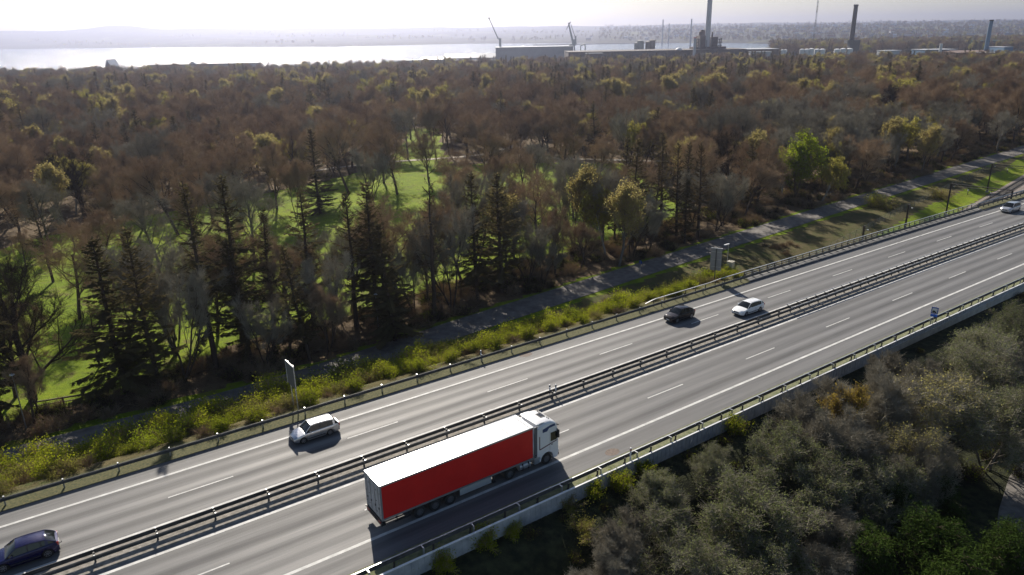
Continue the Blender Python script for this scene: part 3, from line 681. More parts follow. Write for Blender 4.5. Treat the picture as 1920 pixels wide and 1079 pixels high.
p,rz=put((29.35,84.86),(31.72,86.64),1.80,2.68,.95,4.66)
car('white_car','white estate car in the left carriageway close to the median guardrail',p,rz,4.66,1.80,1.47,paintm('white_paint',(.78,.79,.80),.0,.3),[(0,.62),(.3,.76),(1.1,.90),(1.45,.93),(4.3,.99),(4.66,.94)],(1.18,1.90,4.00,4.55),.94,2.68,.95,.32,railings=True)
p,rz=put((95.76,135.14),(98.34,137.15),1.95,2.95,.95,4.85)
car('pale_minivan','pale silver people carrier at the far right end of the left carriageway',p,rz,4.85,1.95,1.75,paintm('pale_silver_paint',(.55,.55,.57),.7,.3),[(0,.72),(.3,.88),(1.0,1.02),(1.3,1.05),(4.4,1.1),(4.85,1.05)],(.98,1.75,4.25,4.78),1.06,2.95,.95,.33,railings=True)
p,rz=put((-34.90,40.56),(-32.76,42.07),1.77,2.62,.88,4.25)
car('blue_car','dark blue hatchback with a long glass roof at the lower left corner',p,rz,4.25,1.77,1.46,paintm('blue_paint',(.003,.004,.055),.3,.25),[(0,.64),(.25,.76),(1.0,.92),(1.3,.94),(3.8,1.02),(4.25,.96)],(1.10,1.80,3.55,4.14),.96,2.62,.88,.33,glassroof=False,hook=True)
# black front part of the roof on the blue car
# ------------------------------------------------------------------ truck
M_tred=mottled('red_tarpaulin',(.58,.011,.010),(.66,.015,.013),.6,.5,0,.35,1.1); M_twhite=mat('truck_white',(.72,.73,.75),.32,0,.5,.4); M_troof=mottled('trailer_roof_white',(.70,.71,.71),(.78,.78,.78),.8,.35)
M_talu=mat('trailer_frame',(.45,.47,.50),.35,.6); M_tdoor=mottled('trailer_door_grey',(.30,.31,.33),(.42,.43,.45),1.5,.5); M_tblue=mat('dark_blue_stripe',(.02,.05,.16),.4); M_maroon=mat('maroon_stripe',(.10,.03,.05),.4)
M_amber=mat('amber_marker',(.6,.25,.02),.4)
TRZ=R_(34.95)
t=empty('truck',(-10.36,45.02,.008),TRZ,'articulated truck with red sided white roofed trailer and white cab in the right carriageway','truck')
W2=1.275
b=MB(); b.box(0.02,13.6,-W2+.02,W2-.02,1.06,3.95,M_talu); b.build('trailer_body',t)
b=MB(); b.box(.10,13.52,-W2-.004,-W2+.02,1.20,3.86,M_tred); b.build('red_side',t)
b=MB(); b.box(.10,13.52,W2-.02,W2+.004,1.20,3.86,M_tdoor); b.build('far_side',t)
b=MB()
for y0,y1 in((-W2-.02,-W2+.05),(W2-.05,W2+.02)):
    b.box(0,13.62,y0,y1,3.86,4.0,M_talu); b.box(0,13.62,y0,y1,1.04,1.20,M_talu)
    for x in(0,13.52): b.box(x,x+.10,y0,y1,1.2,3.86,M_talu)
b.box(13.6,13.64,-W2,W2,1.04,3.99,M_twhite)
b.build('side_frame',t,bevel=.008)
b=MB(); nx=28; ny=12; vs=[];rn=random.Random(3)
for i in range(nx+1):
    for j in range(ny+1):
        x=13.6*i/nx; y=-W2+.05+(2*W2-.1)*j/ny; z=3.985+.018*math.sin(math.pi*j/ny)*(1+.6*math.sin(i*1.3)); vs.append((x,y,z))
b.add(vs,[(i*(ny+1)+j,(i+1)*(ny+1)+j,(i+1)*(ny+1)+j+1,i*(ny+1)+j+1) for i in range(nx) for j in range(ny)],M_troof); b.build('roof',t,smooth=True)
b=MB()
for x in np.arange(1.9,13.3,1.9): b.box(x-.012,x+.012,-W2+.06,W2-.06,4.004,4.03,M_troof)
b.build('roof_bow',t)
b=MB(); b.box(-.03,.02,-W2,-.01,1.12,3.93,M_tdoor); b.build('rear_door',t); b=MB(); b.box(-.03,.02,.01,W2,1.12,3.93,M_tdoor); b.build('rear_door',t)
b=MB()
for y in(-.95,-.35,.35,.95): b.cyl((-.055,y,1.15),(-.055,y,3.9),.018,.018,M_galv,6); b.box(-.08,-.03,y-.05,y+.05,1.9,2.05,M_dark)
for y in(-W2+.02,-.6,.6,W2-.14):
    for z in(1.5,2.4,3.3): b.box(-.05,-.03,y,y+.12,z,z+.06,M_dark)
b.build('door_bar',t)
b=MB(); b.box(-.05,.0,-W2,W2,3.93,4.0,M_talu); b.box(-.05,0,-W2-.01,-W2+.06,1.04,3.95,M_talu); b.box(-.05,0,W2-.06,W2+.01,1.04,3.95,M_talu); b.build('rear_frame',t,bevel=.008)
b=MB(); b.box(-.09,.25,-W2,W2,.62,.78,M_trim); b.box(-.12,.05,-W2,W2,1.0,1.06,M_trim); b.box(0,.1,-.9,-.8,.7,1.05,M_trim); b.box(0,.1,.8,.9,.7,1.05,M_trim); b.build('rear_bumper',t)
for sg in(-1,1):
    b=MB(); b.box(-.12,-.05,min(sg*.75,sg*1.2),max(sg*.75,sg*1.2),.82,.96,M_tail); b.build('tail_light',t)
    b=MB(); b.box(-.14,.0,min(sg*1.28,sg*1.42),max(sg*1.28,sg*1.42),.9,.98,M_trim); b.build('marker_arm',t)
b=MB(); b.box(.2,13.2,-.62,-.46,.72,1.05,M_trim); b.box(.2,13.2,.46,.62,.72,1.05,M_trim)
for x in(3.04,4.35,5.68): b.cyl((x,-1.0,.52),(x,1.0,.52),.07,.07,M_trim,8)
b.build('chassis',t)
for sg in(-1,1):
    b=MB(); y0,y1=min(sg*1.17,sg*1.21),max(sg*1.17,sg*1.21)
    b.box(6.55,9.45,y0,y1,.42,1.03,mat('pale_side_box',(.36,.38,.40),.5)); b.build('side_skirt',t,bevel=.01)
    b=MB(); b.box(1.0,2.3,y0,y1,.5,.62,M_trim); b.box(1.0,2.3,y0,y1,.8,.9,M_trim); b.box(1.15,1.2,y0,y1,.5,1.05,M_trim); b.box(2.1,2.15,y0,y1,.5,1.05,M_trim); b.build('side_guard',t)
b=MB(); b.box(6.7,9.3,-1.15,1.15,.5,1.0,M_trim); b.build('pallet_box',t)
b=MB(); b.box(9.75,9.87,-1.0,-.88,.25,1.05,M_trim); b.box(9.75,9.87,.88,1.0,.25,1.05,M_trim); b.box(9.65,9.97,-1.1,-.8,.2,.25,M_trim); b.box(9.65,9.97,.8,1.1,.2,.25,M_trim); b.build('landing_leg',t)
M_srim=mat('steel_rim',(.22,.22,.23),.4,.6)
for x in(3.04,4.35,5.68):
    for sg in(-1,1): wheel(t,x,sg*1.08,.50,.36,sg,M_srim,.56)
for sg in(-1,1): wheel(t,11.25,sg*1.0,.50,.55,sg,M_srim,.56); wheel(t,15.0,sg*1.07,.50,.34,sg,M_srim,.56)
# tractor
b=MB(); b.box(10.3,15.8,-.5,-.36,.62,.9,M_trim); b.box(10.3,15.8,.36,.5,.62,.9,M_trim); b.cyl((11.25,-1,.5),(11.25,1,.5),.09,.09,M_trim,8); b.cyl((11.3,0,.95),(11.3,0,1.03),.5,.5,M_trim,16); b.build('tractor_chassis',t)
for sg in(-1,1):
    b=MB(); b.cyl((12.25,sg*.95,.62),(13.35,sg*.95,.62),.31,.31,M_talu,16); b.box(12.5,12.56,min(sg*.62,sg*1.27),max(sg*.62,sg*1.27),.3,.95,M_trim); b.box(13.1,13.16,min(sg*.62,sg*1.27),max(sg*.62,sg*1.27),.3,.95,M_trim); b.build('fuel_tank',t,smooth=True)
    b=MB(); b.box(13.75,14.35,min(sg*.6,sg*1.2),max(sg*.6,sg*1.2),.36,1.0,M_talu); b.build('step_box',t,bevel=.03)
    b=MB(); n=12; pr=[]
    for i in range(n+1): a=math.pi*i/n; pr.append((11.25+.62*math.cos(a),.52+.60*math.sin(a)))
    pr+= [(p_[0]*1+(0),p_[1]-.04) for p_ in reversed(pr)]
    b.extr(pr,min(sg*.72,sg*1.26),max(sg*.72,sg*1.26),M_trim); b.build('mudguard',t)
# cab shell: side profile with rounded front, wheel arch cut out
def archp(cx,cz,r,a0,a1,n): return [(cx+r*math.cos(R_(a0+(a1-a0)*i/n)),cz+r*math.sin(R_(a0+(a1-a0)*i/n))) for i in range(n+1)]
prof=[(14.0,1.0),(14.0,3.0),(14.02,3.55),(14.4,3.86),(14.9,3.97),(15.4,3.95),(15.85,3.76),(16.12,3.42),(16.24,2.95),(16.30,2.2),(16.33,1.5),(16.33,.55),(16.22,.36),(15.75,.36),(15.66,.55)]+archp(15.0,.52,.66,3,177,12)+[(14.3,1.0)]
def cab_ring(y):
    k=abs(y)/W2; s=max(0,(k-.78)/.22); 
    return [(x-(.16*s*s if x>15.9 else 0)-(0), z-(.20*s*s if z>3.6 else 0)) for x,z in prof]
ysl=[-W2+.01,-W2+.03,-W2+.10,-W2+.28,-.5,0,.5,W2-.28,W2-.10,W2-.03,W2-.01]; v=[];n=len(prof)
for y in ysl: v+=[(x,y,z) for x,z in cab_ring(y)]
f=[(i*n+j,i*n+(j+1)%n,(i+1)*n+(j+1)%n,(i+1)*n+j) for i in range(len(ysl)-1) for j in range(n)]+[tuple(range(n)),tuple(range((len(ysl)-1)*n,len(ysl)*n))]
b=MB(); b.add(v,f,M_twhite); b.build('cab',t,smooth=True,angle=38)
b=MB(); b.box(13.97,14.0,-1.2,1.2,1.05,3.0,M_trim); b.build('cab_back',t)
# side air deflectors and roof fairing edge
M_fair=mat('fairing_grey',(.10,.11,.13),.5)
for sg in(-1,1):
    b=MB(); y0,y1=min(sg*1.20,sg*1.25),max(sg*1.20,sg*1.25); b.extr([(13.72,1.25),(13.70,3.5),(13.72,3.86),(14.02,3.86),(14.02,1.25)],y0,y1,M_fair); b.build('side_deflector',t)
b=MB(); b.extr([(13.98,3.90),(14.0,3.98),(14.5,4.02),(14.9,3.985),(14.5,3.93),(14.2,3.86)],-1.12,1.12,M_twhite); b.build('roof_deflector',t,bevel=.01)
b=MB(); b.box(14.2,14.9,-1.16,1.16,3.6,3.86,M_twhite); b.build('roof_box',t)
# windscreen, side windows, grille
b=MB(); yy=1.08; b.add([(16.345,-yy,2.15),(16.345,yy,2.15),(16.20,yy*.97,3.10),(16.20,-yy*.97,3.10),(16.2,-yy,2.15),(16.2,yy,2.15),(16.05,yy*.97,3.1),(16.05,-yy*.97,3.1)],[(0,1,2,3),(4,7,6,5),(0,4,5,1),(2,6,7,3),(0,3,7,4),(1,5,6,2)],M_glass); b.build('windscreen',t,bevel=.02)
for sg in(-1,1):
    y0,y1=min(sg*1.25,sg*1.283),max(sg*1.25,sg*1.283)
    b=MB(); b.extr([(15.38,2.05),(15.38,2.86),(15.98,2.86),(16.06,2.50),(16.08,2.12),(15.9,2.05)],y0,y1,M_glass); b.build('side_window',t)
    b=MB(); b.extr([(14.55,3.12),(14.55,3.42),(15.35,3.58),(15.8,3.60),(15.86,3.40),(15.2,3.36),(15.0,3.12)],y0,y1,M_tblue); b.build('blue_panel',t)
    y0,y1=min(sg*1.25,sg*1.275),max(sg*1.25,sg*1.275)
    b=MB(); b.extr([(14.20,1.62),(14.20,2.86),(14.28,2.86),(14.28,1.72),(14.36,1.70),(16.1,2.02),(16.1,1.94),(14.36,1.60)],y0,y1,M_maroon); b.build('stripe',t)
    b=MB(); b.box(15.30,15.315,min(sg*1.255,sg*1.27),max(sg*1.255,sg*1.27),1.25,3.0,M_black); b.box(15.45,15.62,min(sg*1.26,sg*1.285),max(sg*1.26,sg*1.285),1.70,1.76,M_black); b.build('door_handle',t)
    b=MB(); b.box(16.0,16.18,min(sg*1.30,sg*1.46),max(sg*1.30,sg*1.46),2.25,2.95,M_trim); b.box(15.98,16.1,min(sg*1.18,sg*1.46),max(sg*1.18,sg*1.46),2.98,3.03,M_trim); b.build('wing_mirror',t,bevel=.03)
    b=MB(); b.box(16.25,16.36,min(sg*.78,sg*1.14),max(sg*.78,sg*1.14),.62,.9,M_lamp); b.build('headlight',t,bevel=.02)
    b=MB(); pr=archp(15.0,.52,.74,-2,182,14); pr+=list(reversed(archp(15.0,.52,.665,-2,182,14))); b.extr(pr,min(sg*1.0,sg*1.29),max(sg*1.0,sg*1.29),M_twhite); b.build('wheel_arch',t)
b=MB(); b.box(16.31,16.345,-.8,.8,1.0,1.95,M_trim); b.box(16.30,16.36,-1.15,1.15,.38,.6,M_trim); b.build('grille',t,bevel=.01)
b=MB(); b.extr([(16.02,3.34),(16.42,3.18),(16.46,3.12),(16.02,3.26)],-1.05,1.05,M_trim); b.build('sun_visor',t)
b=MB(); b.box(15.02,15.52,-.36,.36,3.945,3.995,M_trim); b.box(15.07,15.47,-.30,.30,3.99,4.003,M_glass); b.build('roof_hatch',t)
b=MB()
for y in(-.75,-.55,.55,.75): b.box(15.5,15.58,y-.03,y+.03,3.90,3.98,M_trim)
b.build('roof_lamp',t)
# ------------------------------------------------------------------ plants
def frusta(P0,P1,R0,R1,n):
    P0=np.asarray(P0,float).reshape(-1,3);P1=np.asarray(P1,float).reshape(-1,3);R0=np.asarray(R0,float).ravel();R1=np.asarray(R1,float).ravel()
    d=P1-P0; d/=np.maximum(np.linalg.norm(d,axis=1,keepdims=True),1e-6)
    h=np.where(np.abs(d[:,2:3])<.9,np.array([[0,0,1.]]),np.array([[1.,0,0]])); a=np.cross(d,h); a/=np.linalg.norm(a,axis=1,keepdims=True); b=np.cross(d,a)
    th=np.arange(n)*2*np.pi/n; c=np.cos(th)[None,:,None];s=np.sin(th)[None,:,None]
    r=a[:,None]*c+b[:,None]*s
    v=np.concatenate([P0[:,None]+r*R0[:,None,None],P1[:,None]+r*R1[:,None,None]],1)  # m,2n,3
    m=len(P0); base=(np.arange(m)*2*n)[:,None]; i=np.arange(n); j=(i+1)%n
    q=np.stack([i,j,n+j,n+i],-1)[None]+base[:,:,None]
    return v.reshape(-1,3),q.reshape(-1,4)
def merge(parts):
    V=[];Q=[];o=0
    for v,q in parts:
        V.append(v);Q.append(q+o);o+=len(v)
    return np.concatenate(V),Q
def leafquads(C,size,rng,flat=0.0,asp=.6):
    m=len(C); a=rng.normal(size=(m,3)); a/=np.linalg.norm(a,axis=1,keepdims=True); b=rng.normal(size=(m,3)); a[:,2]*=(1-flat); b[:,2]*=(1-flat)
    b-=a*np.sum(a*b,1,keepdims=True)/np.maximum(np.sum(a*a,1,keepdims=True),1e-6); b/=np.maximum(np.linalg.norm(b,axis=1,keepdims=True),1e-6)
    s=size*(.6+.8*rng.random((m,1))); a=a*s; b=b*s*asp
    v=np.stack([C-a,C-b*1.,C+a,C+b],1); q=np.arange(4*m).reshape(m,4); return v.reshape(-1,3),q
class Seg:
    def __init__(s): s.a=[];s.b=[];s.r=[];s.q=[]
    def add(s,a,b,r,q): s.a.append(a);s.b.append(b);s.r.append(r);s.q.append(q)
def unit(v): return v/max(np.linalg.norm(v),1e-9)
def gen_bare(seed,H,trunk_frac=.35,spread=.75,upt=.25,nl=(9,6,6),lr=(.52,.55,.5),twn=12,twl=.055,twr=.016,r0=.018,stems=1,wob=.16,lean=0.):
    rng=np.random.default_rng(seed); S=[Seg(),Seg(),Seg(),Seg()]; tipP=[];tipD=[]
    def grow(p,d,Ln,r,lev):
        ns=(6,4,3,2)[lev]; pts=[p];ds=[];rr=[r]
        for i in range(ns):
            d=unit(d+rng.normal(size=3)*wob*(.5 if lev==0 else 1)+np.array([0,0,upt*(.25 if lev==0 else .5)]))
            q=p+d*Ln/ns; r1=r*(1-(.10 if lev==0 else .22)); S[lev].add(p,q,r,r1); p=q; r=r1; pts.append(p);ds.append(d);rr.append(r)
        if lev==3:
            tipP.append((pts[0],pts[-1],d)); return
        nc=nl[lev] if lev<3 else 0; f0=trunk_frac if lev==0 else .25
        ph=rng.random()*6.28
        for c in range(nc):
            f=f0+(1-f0)*((c+rng.random()*.8)/nc); f=min(f,.999); u=f*ns; i=int(u); k=u-i
            q=pts[i]*(1-k)+pts[i+1]*k; dd=ds[i]; ph+=2.399+rng.normal()*.3
            h=np.array([0,0,1.]) if abs(dd[2])<.9 else np.array([1.,0,0]); a=unit(np.cross(dd,h)); b=np.cross(dd,a)
            sp=spread*(1.15-.35*f)*(.85+.3*rng.random()); nd=unit(dd*math.cos(sp)+(a*math.cos(ph)+b*math.sin(ph))*math.sin(sp))
            ll=Ln*lr[lev]*(1.25-.55*f if lev==0 else 1.1-.4*f)*(.8+.4*rng.random())
            grow(q,nd,ll,rr[i]*(.5 if lev==0 else .55),lev+1)
        if lev>0: tipP.append((pts[-2],pts[-1],d))
    for s in range(stems):
        d=np.array([rng.normal()*(.08 if stems==1 else .28)+lean,rng.normal()*(.08 if stems==1 else .28),1.]); grow(np.array([rng.normal()*.1*(stems>1),rng.normal()*.1*(stems>1),-.4]),unit(d),H*(.72 if stems==1 else .6+.15*rng.random()),H*r0*(1 if stems==1 else .55),0)
    # twigs
    A=np.array([t[0] for t in tipP]);B=np.array([t[1] for t in tipP]);D=np.array([t[2] for t in tipP]); m=len(A)
    f=rng.random((m,twn,1)); q=A[:,None]+(B-A)[:,None]*(.1+.9*f); dd=D[:,None]*.75+rng.normal(size=(m,twn,3))*.55; dd[...,2]+=upt*.6; dd/=np.linalg.norm(dd,axis=2,keepdims=True)
    e=q+dd*(H*twl)*(.5+rng.random((m,twn,1))); q=q.reshape(-1,3);e=e.reshape(-1,3); mid=(q+e)/2+rng.normal(size=q.shape)*H*.004
    e2=e; side=mid+ (unit(np.array([0,0,1.]))*.2+rng.normal(size=q.shape)*.5)*(H*twl*.55)
    return S,(q,mid,e,side,H*.0001+twr),B,rng
def build_bare(S,tw,rng,leaf=None,leafn=0,leafs=.12,mats=None,lt=.9):
    """returns trunk mesh and crown mesh"""
    tr=merge([frusta(S[0].a,S[0].b,S[0].r,S[0].q,9)]+([frusta(S[1].a,S[1].b,S[1].r,S[1].q,6)]))
    q,mid,e,side,r=tw; R=np.full(len(q),r)
    parts=[frusta(S[2].a,S[2].b,S[2].r,S[2].q,4),frusta(S[3].a,S[3].b,S[3].r,S[3].q,3),frusta(q,mid,R,R*.8,3),frusta(mid,e,R*.8,R*.35,3),frusta(mid,side,R*.6,R*.3,3)]
    nb=sum(len(p[1]) for p in parts)
    if leafn:
        allp=np.concatenate([mid,e,side]); C=allp[rng.integers(0,len(allp),leafn)]+rng.normal(size=(leafn,3))*leafs*1.2; parts.append(leafquads(C,leafs,rng))
    v,Q=merge(parts); mi=np.concatenate([np.zeros(nb,int),np.ones(sum(len(a) for a in Q)-nb,int)])
    return tr,(v,Q,mi)
def norm_h(tr,cr,H):
    z=max(cr[0][:,2].max(),1e-3); k=H/z; tr[0][:]*=k; cr[0][:]*=k
def proto_bare(name,seed,H,bark,twig,leafm=None,leafn=0,leafs=.12,**k):
    S,tw,B,rng=gen_bare(seed,H,**k); tr,cr=build_bare(S,tw,rng,leafm,leafn,leafs); norm_h(tr,cr,H)
    mt=np_mesh('trunk',tr[0],tr[1],[bark],True); mc=np_mesh('crown',cr[0],cr[1],[twig,leafm or twig],False,cr[2]); return dict(kind=name,H=H,trunk=mt,crown=mc)
def proto_conifer(seed,H,bark,needle,bare=.22,wid=.20,dens=1.,droop=.25,step=.55,sparse=0.):
    rng=np.random.default_rng(seed); n=8; zs=np.linspace(-.4,H,n+1); x=np.cumsum(rng.normal(size=n+1)*.06); y=np.cumsum(rng.normal(size=n+1)*.06)
    P=np.stack([x,y,zs],1); r=H*.015*(1-zs.clip(0)/H)**.8+.03
    tr=merge([frusta(P[:-1],P[1:],r[:-1],r[1:],8)])
    A=[];B_=[];RA=[];RB=[];C=[];Dv=[];Ls=[]
    z=H*bare*.6
    while z<H-.25:
        u=z/H; Lb=H*wid*(1.06-u)**.85*min(1,(u-bare*.55)/(bare*.7)+.35)*1.0; nb=max(3,int((5.5-1.5*u)*(1 if u>bare else .5))); ph=rng.random()*6.28
        for i in range(nb):
            if rng.random()<sparse: continue
            a=ph+6.28*i/nb+rng.normal()*.4; L0=Lb*(.4+.75*rng.random()); el=.28+.5*u-droop*(1-u)+rng.normal()*.22
            c=np.array([np.interp(z,zs,x),np.interp(z,zs,y),z+rng.normal()*.12]); d=np.array([math.cos(a)*math.cos(el),math.sin(a)*math.cos(el),math.sin(el)])
            p=c; k=4
            for s in range(k):
                d2=unit(d+np.array([0,0,-droop*.35*(s) +(.22*(s==3))])); q=p+d2*L0/k
                A.append(p);B_.append(q);RA.append(.03*(1-s/5)*(L0/3)**.5+.008);RB.append(.022*(1-s/5)+.006)
                ns=int((5 if s else 2)*dens*max(.6,L0/2.2))
                for _ in range(ns):
                    f=rng.random(); C.append(p*(1-f)+q*f); sd=rng.choice([-1,1]); pr=np.array([-d2[1],d2[0],0])*sd; Dv.append(unit(pr*(.7+.3*rng.random())+d2*.7+np.array([0,0,-.25-.35*rng.random()]))); Ls.append((.26+.13*L0*(1-.45*s/k))*(.7+.5*rng.random()))
                p=q
            C.append(p); Dv.append(d2); Ls.append(.35)
        z+=step*(.75+.5*rng.random())*(1.1-.35*u)
    C=np.array(C);Dv=np.array(Dv);Ls=np.array(Ls)[:,None]
    # each spray: a thin twig with drooping needle fringe on both sides
    up=np.tile([[0,0,1.]],(len(C),1)); sd=np.cross(Dv,up); sd/=np.maximum(np.linalg.norm(sd,axis=1,keepdims=True),1e-6)
    E=C+Dv*Ls; sub=[];V=[];o=0;Q=[]
    for g in range(5):
        f=.1+.2*g; base=C+Dv*Ls*f; w_=Ls*.34*(1-.6*f)*(.7+.6*rng.random((len(C),1)))
        for s in(-1,1):
            tip=base+Dv*w_*.75+sd*s*w_+up*(rng.random((len(C),1))*-.45+.08)*w_
            hw=.045+.02*rng.random((len(C),1)); ax=Dv*hw
            V.append(np.stack([base-ax,base+ax,tip+ax*.3,tip-ax*.6+up*.02],1).reshape(-1,3)); Q.append(np.arange(4*len(C)).reshape(-1,4)+o); o+=4*len(C)
    leaf=(np.concatenate(V),np.concatenate(Q))
    br=frusta(A,B_,RA,RB,4); v,Qq=merge([br,leaf]); mi=np.concatenate([np.zeros(len(br[1]),int),np.ones(len(leaf[1]),int)])
    return dict(kind='conifer',H=H,trunk=np_mesh('trunk',tr[0],tr[1],[bark],True),crown=np_mesh('crown',v,Qq,[bark,needle],False,mi))
def proto_shrub(seed,R,twig,leafm,leafn,leafs,stems=16,name='shrub',flat=.75):
    rng=np.random.default_rng(seed); A=[];B_=[];RA=[];RB=[];P=[]
    for s in range(stems):
        a=rng.random()*6.28; el=.5+.9*rng.random(); d=np.array([math.cos(a)*math.cos(el),math.sin(a)*math.cos(el),math.sin(el)]); p=np.array([rng.normal()*.2,rng.normal()*.2,-.2]); L0=R*(.8+.5*rng.random())
        for k in range(4):
            q=p+unit(d+rng.normal(size=3)*.2)*L0/4; A.append(p);B_.append(q);RA.append(.03*(1-k/5));RB.append(.03*(1-(k+1)/5)); 
            for t in range(9):
                e=q+unit(d*.5+rng.normal(size=3)*.6+np.array([0,0,.25]))*R*.34*(.5+rng.random()); A.append(p+(q-p)*rng.random());B_.append(e);RA.append(.011);RB.append(.005); P.append(e);P.append((q+e)/2)
            p=q
    P=np.array(P); C=P[rng.integers(0,len(P),leafn)]+rng.normal(size=(leafn,3))*.16*R/1.4
    fr=frusta(A,B_,RA,RB,3); lq=leafquads(C,leafs,rng); v,Q=merge([fr,lq]); mi=np.concatenate([np.zeros(len(fr[1]),int),np.ones(len(lq[1]),int)])
    v[:,2]*=flat
    return dict(kind=name,H=R,crown=np_mesh('foliage',v,Q,[twig,leafm],False,mi))
def barkmat(n,c1,c2):
    m=mat(n,c1,.9); oi=N(m,'ShaderNodeObjectInfo'); co=N(m,'ShaderNodeTexCoord').outputs['Object']; nn=noise(m,2.5,5,co)
    r=ramp(m,math_(m,'MULTIPLY_ADD',oi.outputs['Random'],.5,math_(m,'MULTIPLY',nn.outputs[0],.6)),[(.1,c1),(.9,c2)]); L(m,r.outputs[0],BS(m).inputs['Base Color']); BS(m).inputs['Specular IOR Level'].default_value=.15; return m
B_bark=barkmat('bark_brown',(.045,.032,.025),(.10,.075,.06)); B_bark2=barkmat('bark_grey',(.08,.07,.06),(.17,.155,.14)); B_birch=barkmat('bark_birch',(.16,.15,.14),(.34,.33,.31))
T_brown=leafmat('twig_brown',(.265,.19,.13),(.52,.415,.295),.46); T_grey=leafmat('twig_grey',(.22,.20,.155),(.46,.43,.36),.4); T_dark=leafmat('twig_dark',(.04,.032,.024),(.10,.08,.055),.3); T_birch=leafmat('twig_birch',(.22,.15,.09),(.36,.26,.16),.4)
L_bud=leafmat('leaf_bud_yellow',(.29,.27,.055),(.50,.46,.11),.5); L_bud2=leafmat('leaf_bud_brown',(.29,.24,.08),(.46,.40,.15),.5); L_green=leafmat('leaf_green_spring',(.17,.24,.012),(.32,.38,.02),.55)
L_need=leafmat('needles_dark',(.080,.072,.036),(.19,.155,.075),.5); L_need2=leafmat('needles_brown',(.07,.058,.03),(.15,.11,.055),.35)
L_shr=leafmat('shrub_leaf',(.15,.19,.012),(.38,.41,.025),.5); L_shr2=leafmat('shrub_leaf_olive',(.13,.14,.03),(.28,.27,.06),.45); L_willow=leafmat('willow_catkin',(.08,.10,.032),(.23,.25,.11),.45); L_will2=leafmat('sallow_catkin_yellow',(.26,.24,.07),(.40,.36,.14),.4)
L_pine=leafmat('pine_needles',(.022,.04,.010),(.06,.095,.02),.3); L_gold=leafmat('gold_bud',(.24,.18,.035),(.36,.27,.055),.5)
PB=[proto_bare('bare',11,18,B_bark,T_brown,trunk_frac=.30,spread=.85,upt=.22,nl=(10,6,6),twn=11),
    proto_bare('bare',12,17,B_bark,T_brown,trunk_frac=.22,spread=.62,upt=.35,nl=(11,6,6),stems=1,twn=11),
    proto_bare('bare',13,19,B_bark,T_brown,trunk_frac=.40,spread=.70,upt=.15,nl=(10,7,5),twn=12),
    proto_bare('bare',14,16,B_bark,T_grey,trunk_frac=.25,spread=.5,upt=.5,nl=(7,5,5),stems=3,twn=10),
    proto_bare('bare',15,17,B_bark2,T_grey,trunk_frac=.3,spread=.8,upt=.25,nl=(10,6,6),twn=11,lean=.15)]
PBIG=proto_bare('bare',21,17,B_bark,T_dark,trunk_frac=.18,spread=.75,upt=.3,nl=(12,7,6),twn=10,r0=.03,twr=.014)
PTALL=proto_bare('bare',31,21,B_bark,T_brown,trunk_frac=.5,spread=.6,upt=.3,nl=(10,6,6),twn=11,r0=.013,stems=2)
PY=[proto_bare('budding',41,15,B_birch,T_birch,L_bud,11000,.14,trunk_frac=.25,spread=.5,upt=.3,nl=(10,6,5),twn=8),
    proto_bare('budding',42,14,B_bark2,T_brown,L_bud2,9000,.13,trunk_frac=.25,spread=.6,upt=.3,nl=(10,6,5),twn=9),
    proto_bare('budding',43,13,B_bark,T_brown,L_green,14000,.15,trunk_frac=.15,spread=.7,upt=.35,nl=(10,6,5),stems=2,twn=7)]
PC=[proto_conifer(51,20,B_bark,L_need,.28,.25,1.25,.22,.48,.12),proto_conifer(52,19,B_bark,L_need,.14,.27,1.4,.26,.48),proto_conifer(53,21,B_bark,L_need2,.35,.24,1.2,.12,.5,.2),proto_conifer(54,18,B_bark,L_need,.06,.27,1.9,.3,.5)]
PLAR=proto_conifer(55,18,B_bark,L_need2,.2,.22,.35,.1,.75,.25)
# young pine with clumped foliage
def proto_pine(seed,H):
    S,tw,B,rng=gen_bare(seed,H,trunk_frac=.15,spread=.8,upt=.3,nl=(12,6,4),twn=2,lr=(.42,.5,.5)); tr,cr=build_bare(S,tw,rng)
    tips=np.concatenate([tw[2],tw[1]]); m=14000; C=tips[rng.integers(0,len(tips),m)]+rng.normal(size=(m,3))*.22
    lq=leafquads(C,.13,rng,asp=.22); v,Q=merge([(cr[0],q) if i==0 else (np.zeros((0,3)),q) for i,q in enumerate(cr[1])]) if False else (None,None)
    V=np.concatenate([cr[0],lq[0]]); Q=cr[1]+[lq[1]+len(cr[0])]; nb=sum(len(q) for q in cr[1]); mi=np.concatenate([np.zeros(nb,int),np.ones(m,int)])
    t2=(tr[0],tr[1]); c2=(V,Q,mi); norm_h(t2,c2,H)
    return dict(kind='pine',H=H,trunk=np_mesh('trunk',t2[0],t2[1],[B_bark],True),crown=np_mesh('crown',V,Q,[B_bark,L_pine],False,mi))
PPINE=[proto_pine(61,9),proto_pine(62,8)]
PW=[proto_bare('willow',71,9,B_bark2,T_grey,L_willow,26000,.060,trunk_frac=.12,spread=.6,upt=.5,nl=(9,7,6),stems=4,twn=7,twr=.009,twl=.06),
    proto_bare('willow',72,10,B_bark2,T_grey,L_willow,22000,.060,trunk_frac=.15,spread=.7,upt=.35,nl=(10,7,6),stems=3,twn=8,twr=.009,twl=.06),
    proto_bare('willow',73,9,B_bark2,T_grey,L_will2,12000,.06,trunk_frac=.12,spread=.7,upt=.4,nl=(9,7,6),stems=3,twn=8,twr=.009,twl=.06),
    proto_bare('greytwig',74,10,B_bark2,T_grey,None,0,.1,trunk_frac=.15,spread=.6,upt=.4,nl=(10,7,6),stems=3,twn=11,twr=.010,twl=.06),
    proto_bare('goldbud',75,8,B_bark,T_brown,L_gold,14000,.06,trunk_frac=.2,spread=.55,upt=.4,nl=(10,6,6),stems=1,twn=8,twr=.010)]
